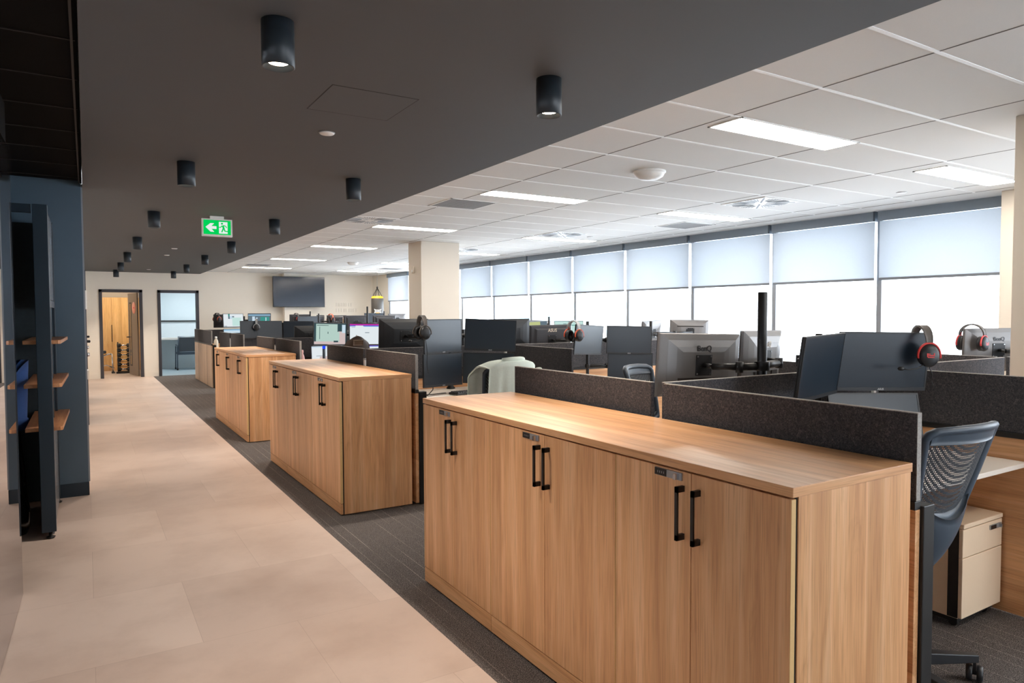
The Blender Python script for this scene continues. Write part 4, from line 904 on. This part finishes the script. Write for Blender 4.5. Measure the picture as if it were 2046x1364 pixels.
headset('red-trimmed headset on the monitor back below the television, farthest row', 'D3b', .10, M['red'], M['hband'], M['blackp'], 1, 20, False, 0, None)
headset('orange headset next to the warm beige monitor, farthest row', 'D5', .17, M['orange'], M['orange'], M['blackp'], 1, 25, False, 0, None)

# ================================================================== CHAIRS
def office_chair(lab, x, y, rz, zs=1.0, frame='fabn', spin=0):
    t = thing('office_chair', lab, 'chair', (x, y, 0), rz, 'mesh backed office chairs')
    b = MB()
    for k in range(5):
        a = rad(spin)+2*PI*k/5; c, s = math.cos(a), math.sin(a); n = Vector((-s, c, 0))
        q = MB(); q.add([(.04, -.03, .10), (.04, .03, .10), (.04, .03, .16), (.04, -.03, .16), (.42, -.016, .085), (.42, .016, .085), (.42, .016, .12), (.42, -.016, .12)], [(3, 2, 1, 0), (4, 5, 6, 7), (0, 1, 5, 4), (1, 2, 6, 5), (2, 3, 7, 6), (3, 0, 4, 7)])
        q.xf(Matrix.Rotation(a, 4, 'Z')); b.add(q.v, q.f)
    b.lathe([(.045, .08), (.05, .10), (.045, .17)], n=20)
    part(t, 'base', b, M['blackp'], .004)
    for k in range(5):
        a = rad(spin)+2*PI*k/5; c, s = math.cos(a), math.sin(a)
        w_ = MB()
        for o in (-1, 1): w_.lathe([(.0, o*.008), (.032, o*.008), (.036, o*.013), (.036, o*.027), (.03, o*.032), (0, o*.032)][::o], (0, 0, 0), 'y', 20, caps=False)
        w_.lathe([(.009, -.03), (.009, .03)], (0, 0, 0), 'y', 10).box(-.012, .012, -.006, .006, .0, .055)
        w_.xf(Matrix.Translation((.41*c, .41*s, .036)) @ Matrix.Rotation(a+.9, 4, 'Z')); part(t, 'caster', w_, M['blackp'])
    part(t, 'gas_lift', MB().lathe([(.028, .16), (.028, .34), (.018, .34), (.018, .5)], n=18), M['black'])
    part(t, 'mechanism', MB().box(-.08, .08, -.10, .12, .48*zs, .53*zs), M['black'], .01)
    def st(u, v):
        X, Y = (u-.5)*.38, (v-.5)*.44+.13; r = max(abs(u-.5)*2, abs(v-.5)*2)
        return (X*(1-.06*(abs(v-.5)*2)**4), Y, (.585-.05*r**5+.012*math.cos((u-.5)*4))*zs)
    part(t, 'seat', MB().grid(st, 14, 14, .06), M['seat'])
    # back: centre line leans rearward with height
    def yb(z): return -.225-.125*max(0, (z-.80))/.37
    def hw(z):
        k = (z-.82)/.35; return .150+.075*max(0, min(1, k))**.8
    def cv(x): return -.35*x*x      # wraps forward at the sides (towards +Y)
    top = 1.17
    ring = []
    for i in range(13): z = .84+.30*i/12; ring.append((hw(z), z))
    ring += [(.212, 1.158), (.19, 1.170), (.10, 1.176), (0, 1.178), (-.10, 1.176), (-.19, 1.170), (-.212, 1.158)]
    ring += [(-hw(.84+.30*i/12), .84+.30*i/12) for i in range(12, -1, -1)]
    ring += [(-.10, .815), (0, .805), (.10, .815)]
    pts = [(x_, yb(z)+1.2*x_*x_, z*zs) for x_, z in ring]
    part(t, 'back_frame', MB().tube(pts, .017, 10, closed=True, flat=1.2), M[frame])
    part(t, 'top_rail', MB().grid(lambda u, v: ((u-.5)*.42, yb(1.13+.045*v)+1.2*((u-.5)*.42)**2-.012, (1.12+.055*v)*zs), 12, 3, .02), M[frame])
    def bm(u, v):
        z = .82+.33*v; x_ = (u-.5)*2*hw(z); return (x_, yb(z)+1.2*x_*x_, z*zs)
    part(t, 'back_mesh', MB().grid(bm, 12, 12), M['net'])
    # lower shell: V of two arms meeting under the seat
    def sh(u, v):
        a = (u-.5)*2; z0 = .54+.03*a*a; z1 = .80+.085*a*a; z = z0+(z1-z0)*v
        x_ = a*(.095+.075*v**1.1); return (x_, -.245-.02*v+.10*(1-v)**2+1.2*x_*x_, z*zs)
    part(t, 'back_shell', MB().grid(sh, 16, 10, .03), M[frame])
    part(t, 'lumbar_pad', MB().grid(lambda u, v: ((u-.5)*.22, -.195+.06*(1-v)**2+.5*((u-.5)*.22)**2, (.60+.18*v)*zs), 8, 8, .02), M['seat'])
    part(t, 'bracket', MB().tube([(0, -.155, .58*zs), (0, -.12, .52*zs), (0, -.04, .50*zs)], .02, 10), M['black'])
    return t
office_chair('charcoal mesh office chair tucked behind the black post at the lower right corner', 2.93, 1.66, rad(-4), 1.0, spin=-22)
office_chair('grey framed mesh chair back peeping over the nearest oak worktop', 3.42, 3.40, rad(205), 1.06)
jc = office_chair('dark office chair under a mint jacket between the nearest and second rows', 3.02, 5.42, rad(12), .985)
# jacket draped over the chair back
def jk(u, v):
    x_ = (u-.5)*.54; fold = .012*math.sin(u*21)+.008*math.sin(u*47+1)
    if v < .5: k = v/.5; y = -.44-.05*k-fold*(1-k); z = .66+.56*k; 
    else:
        k = (v-.5)/.5; y = -.49+.28*min(1, k*2.2)+fold*k; z = 1.22+.018*math.sin(min(1, k*2.2)*PI)-.36*max(0, k-.25)
    sh_ = abs(u-.5)*2
    return (x_, y+1.2*x_*x_, z-.05*sh_**4*(1 if v > .3 else .4))
J = MB().grid(jk, 40, 28, .012)
tj = thing('jacket', 'mint green jacket draped over the office chair back behind the nearest worktop', 'jacket', (3.02, 5.42, 0), rad(12))
part(tj, 'body', J, M['mint'])
sl = [(.27, -.42, 1.13), (.325, -.42, 1.03), (.33, -.40, .86), (.315, -.38, .66)]
part(tj, 'sleeve', MB().tube(sl, [.05, .06, .052, .042], 14), M['mint']); part(tj, 'collar', MB().tube([(-.12, -.40, 1.232), (-.05, -.435, 1.240), (.05, -.435, 1.240), (.12, -.40, 1.232)], .022, 10), M['mint'])
# high-backed leather chair, third row
t = thing('high_back_chair', 'dark brown high-backed chair in front of the magenta title bar monitors', 'chair', (3.14, 9.3, 0), rad(-8))
part(t, 'backrest', MB().grid(lambda u, v: (((u-.5)*2)*(.015+(.16+.09*max(0, (.6-v)/.6)**.7)*math.sqrt(max(0, 1-(.93*max(0, v-.6)/.4)**5))), -.25-.10*v+.9*((u-.5)*.5)**2, .55+.79*v-.055*((u-.5)*2)**2*v**6), 20, 40, .10), M['brown'])
part(t, 'headrest_band', MB().grid(lambda u, v: ((u-.5)*.13, -.372-.04*v+.02*v, 1.215+.07*v), 6, 4, .02), mat('tan_leather', S(104, 84, 68), .5, noise=.06))
part(t, 'seat', MB().lathe([(0, .48), (.24, .48), (.28, .52), (.28, .57), (.22, .6), (0, .6)], n=28, caps=False), M['brown'])
part(t, 'gas_lift', MB().lathe([(.03, .1), (.03, .48)], n=16), M['black'])
b = MB()
for k in range(5): q = MB().box(.03, .36, -.02, .02, .05, .10).xf(Matrix.Rotation(2*PI*k/5, 4, 'Z')); b.add(q.v, q.f)
part(t, 'base', b, M['black'])
for k in range(5): part(t, 'caster', MB().lathe([(.027, -.02), (.027, .02)], (.34*math.cos(2*PI*k/5), .34*math.sin(2*PI*k/5), .027), 'y', 14), M['black'])

# ================================================================== SMALL THINGS
t = thing('drawer_pedestal', 'beige mobile drawer pedestal under the nearest white desk', 'pedestal', (3.96, 2.02, 0))
X0, X1, Y0, Y1 = -.205, .205, -.27, .24
part(t, 'carcass', MB().box(X0+.005, X1-.005, Y0+.022, Y1, .055, .52), M['beige'], .002); part(t, 'top', MB().box(X0, X1, Y0-.004, Y1, .525, .548), M['beige'], .004)
dr = part(t, 'drawer', MB().box(X0, X1, Y0, Y0+.02, .375, .520), M['beige'], .003); child(dr, 'lock', MB().box(.065, .185, Y0-.006, Y0, .478, .502), M['silver']); child(dr, 'keypad', MB().box(.07, .125, Y0-.008, Y0-.006, .480, .500), M['black']); child(dr, 'lock_knob', MB().box(.16, .178, Y0-.02, Y0-.006, .480, .500), M['chrome'])
part(t, 'drawer', MB().box(X0, X1, Y0, Y0+.02, .062, .371), M['beige'], .003); part(t, 'side_gap', MB().box(X0-.0005, X0+.004, Y0+.021, Y0+.07, .06, .52), M['black'])
part(t, 'base', MB().box(X0+.02, X1-.02, Y0+.03, Y1-.02, .03, .055), M['black'])
for sx in (X0+.05, X1-.05):
    for sy in (Y0+.06, Y1-.05): part(t, 'caster', MB().lathe([(.02, -.012), (.02, .012)], (sx, sy, .02), 'x', 14), M['black'])
t = thing('drawer_pedestal', 'white drawer pedestal under the far desk seen between the nearest end screens', 'pedestal', (2.90, 2.86, 0))
part(t, 'carcass', MB().box(X0+.005, X1-.005, -.24, .24, .055, .52), M['lam'], .002); part(t, 'top', MB().box(X0, X1, -.25, .25, .525, .548), M['lam'], .004); part(t, 'drawer', MB().box(X0, X1, .24, .26, .062, .52), M['lam'], .003); part(t, 'base', MB().box(X0+.03, X1-.03, -.22, .22, 0, .055), M['black'])
t = thing('monitor_riser', 'black box with vents on the far desk seen through the nearest screen gap', 'computer', (2.92, 3.06, DZ)); part(t, 'case', MB().box(-.14, .14, -.12, .12, .008, .10), M['blackp'], .006); part(t, 'foot', MB().box(-.12, .12, -.1, .1, 0, .008), M['black']); part(t, 'front_vent', MB().box(-.142, -.14, -.08, .08, .03, .08), M['gap'])
def keyboard(lab, x, y, rz):
    t = thing('keyboard', lab, 'keyboard', (x, y, DZ), rz)
    part(t, 'case', MB().box(-.24, .24, -.085, .085, .0, .022), M['blackp'], .006)
    for r in range(5):
        for c in range(16): part(t, 'key', MB().frustum((-.226+c*.0284, -.226+c*.0284+.024, 0, .024), 0, (-.223+c*.0284, -.223+c*.0284+.018, .003, .021), .011).xf(Matrix.Translation((0, -.068+r*.028, .022)) @ Matrix.Rotation(PI/2, 4, 'X') @ Matrix.Scale(-1, 4, (0, 0, 1)) @ Matrix.Identity(4)), M['back'])
    return t
keyboard('black mechanical keyboard on the second row desk behind the worktop corner', 3.26, 6.02, rad(4))
t = thing('mouse_cable', 'tangle of black cables at the end of the second row desk', 'cable', (2.70, 6.22, DZ)); 
part(t, 'cable', MB().tube([(.0, .25, .22), (-.05, .2, .10), (-.10, .05, .015), (-.05, -.15, .012), (.06, -.2, .012), (.16, -.1, .05), (.28, .1, .2)], .0045, 8), M['black']); part(t, 'cable', MB().tube([(-.02, .2, .16), (-.09, .1, .05), (-.06, -.05, .012), (.12, -.16, .014), (.3, -.1, .012)], .004, 8), M['black'])
def bottle(lab, x, y, z, h, r, body, cap, s=1):
    t = thing('water_bottle', lab, 'bottle', (x, y, z))
    part(t, 'body', MB().lathe([(0, 0), (r*.92, 0), (r, .01), (r, h*.55), (r*.85, h*.68), (r*.45, h*.82), (r*.42, h*.86), (0, h*.86)], n=24, caps=False), body)
    part(t, 'cap', MB().lathe([(r*.5, h*.85), (r*.55, h*.9), (r*.5, h*.98), (0, h)], n=20, caps=False), cap)
bottle('slim pink water bottle standing on the third row desk beside the oak cabinets', 2.56, 9.75, DZ, .30, .036, M['pink'], M['pink'])
bottle('cream water bottle on the farthest row desk beside its end screen', 2.56, 17.25, DZ, .30, .05, M['bottle'], M['white'])
t = thing('sticky_notes', 'pink sticky note pad by the dark brown chair, third row', 'notes', (3.02, 9.86, DZ)); part(t, 'pad', MB().box(-.05, .05, -.05, .05, 0, .015), M['yellow']); part(t, 'note', MB().box(-.045, .05, .0, .004, .014, .27).box(-.05, .05, -.004, .05, .014, .02), M['magenta'])
t = thing('blue_light_tube', 'short tube topped by a small blue light on the third row desk left of the sticky notes', 'tube', (2.90, 9.86, DZ)); part(t, 'tube', MB().lathe([(.0, 0), (.02, 0), (.02, .30), (0, .30)], caps=False), M['fabn']); part(t, 'cap', MB().lathe([(.022, .30), (.022, .34), (0, .345)], caps=False), emis('blue_led', S(40, 80, 255), .5))  # small blue light, built as a tube with a glowing cap
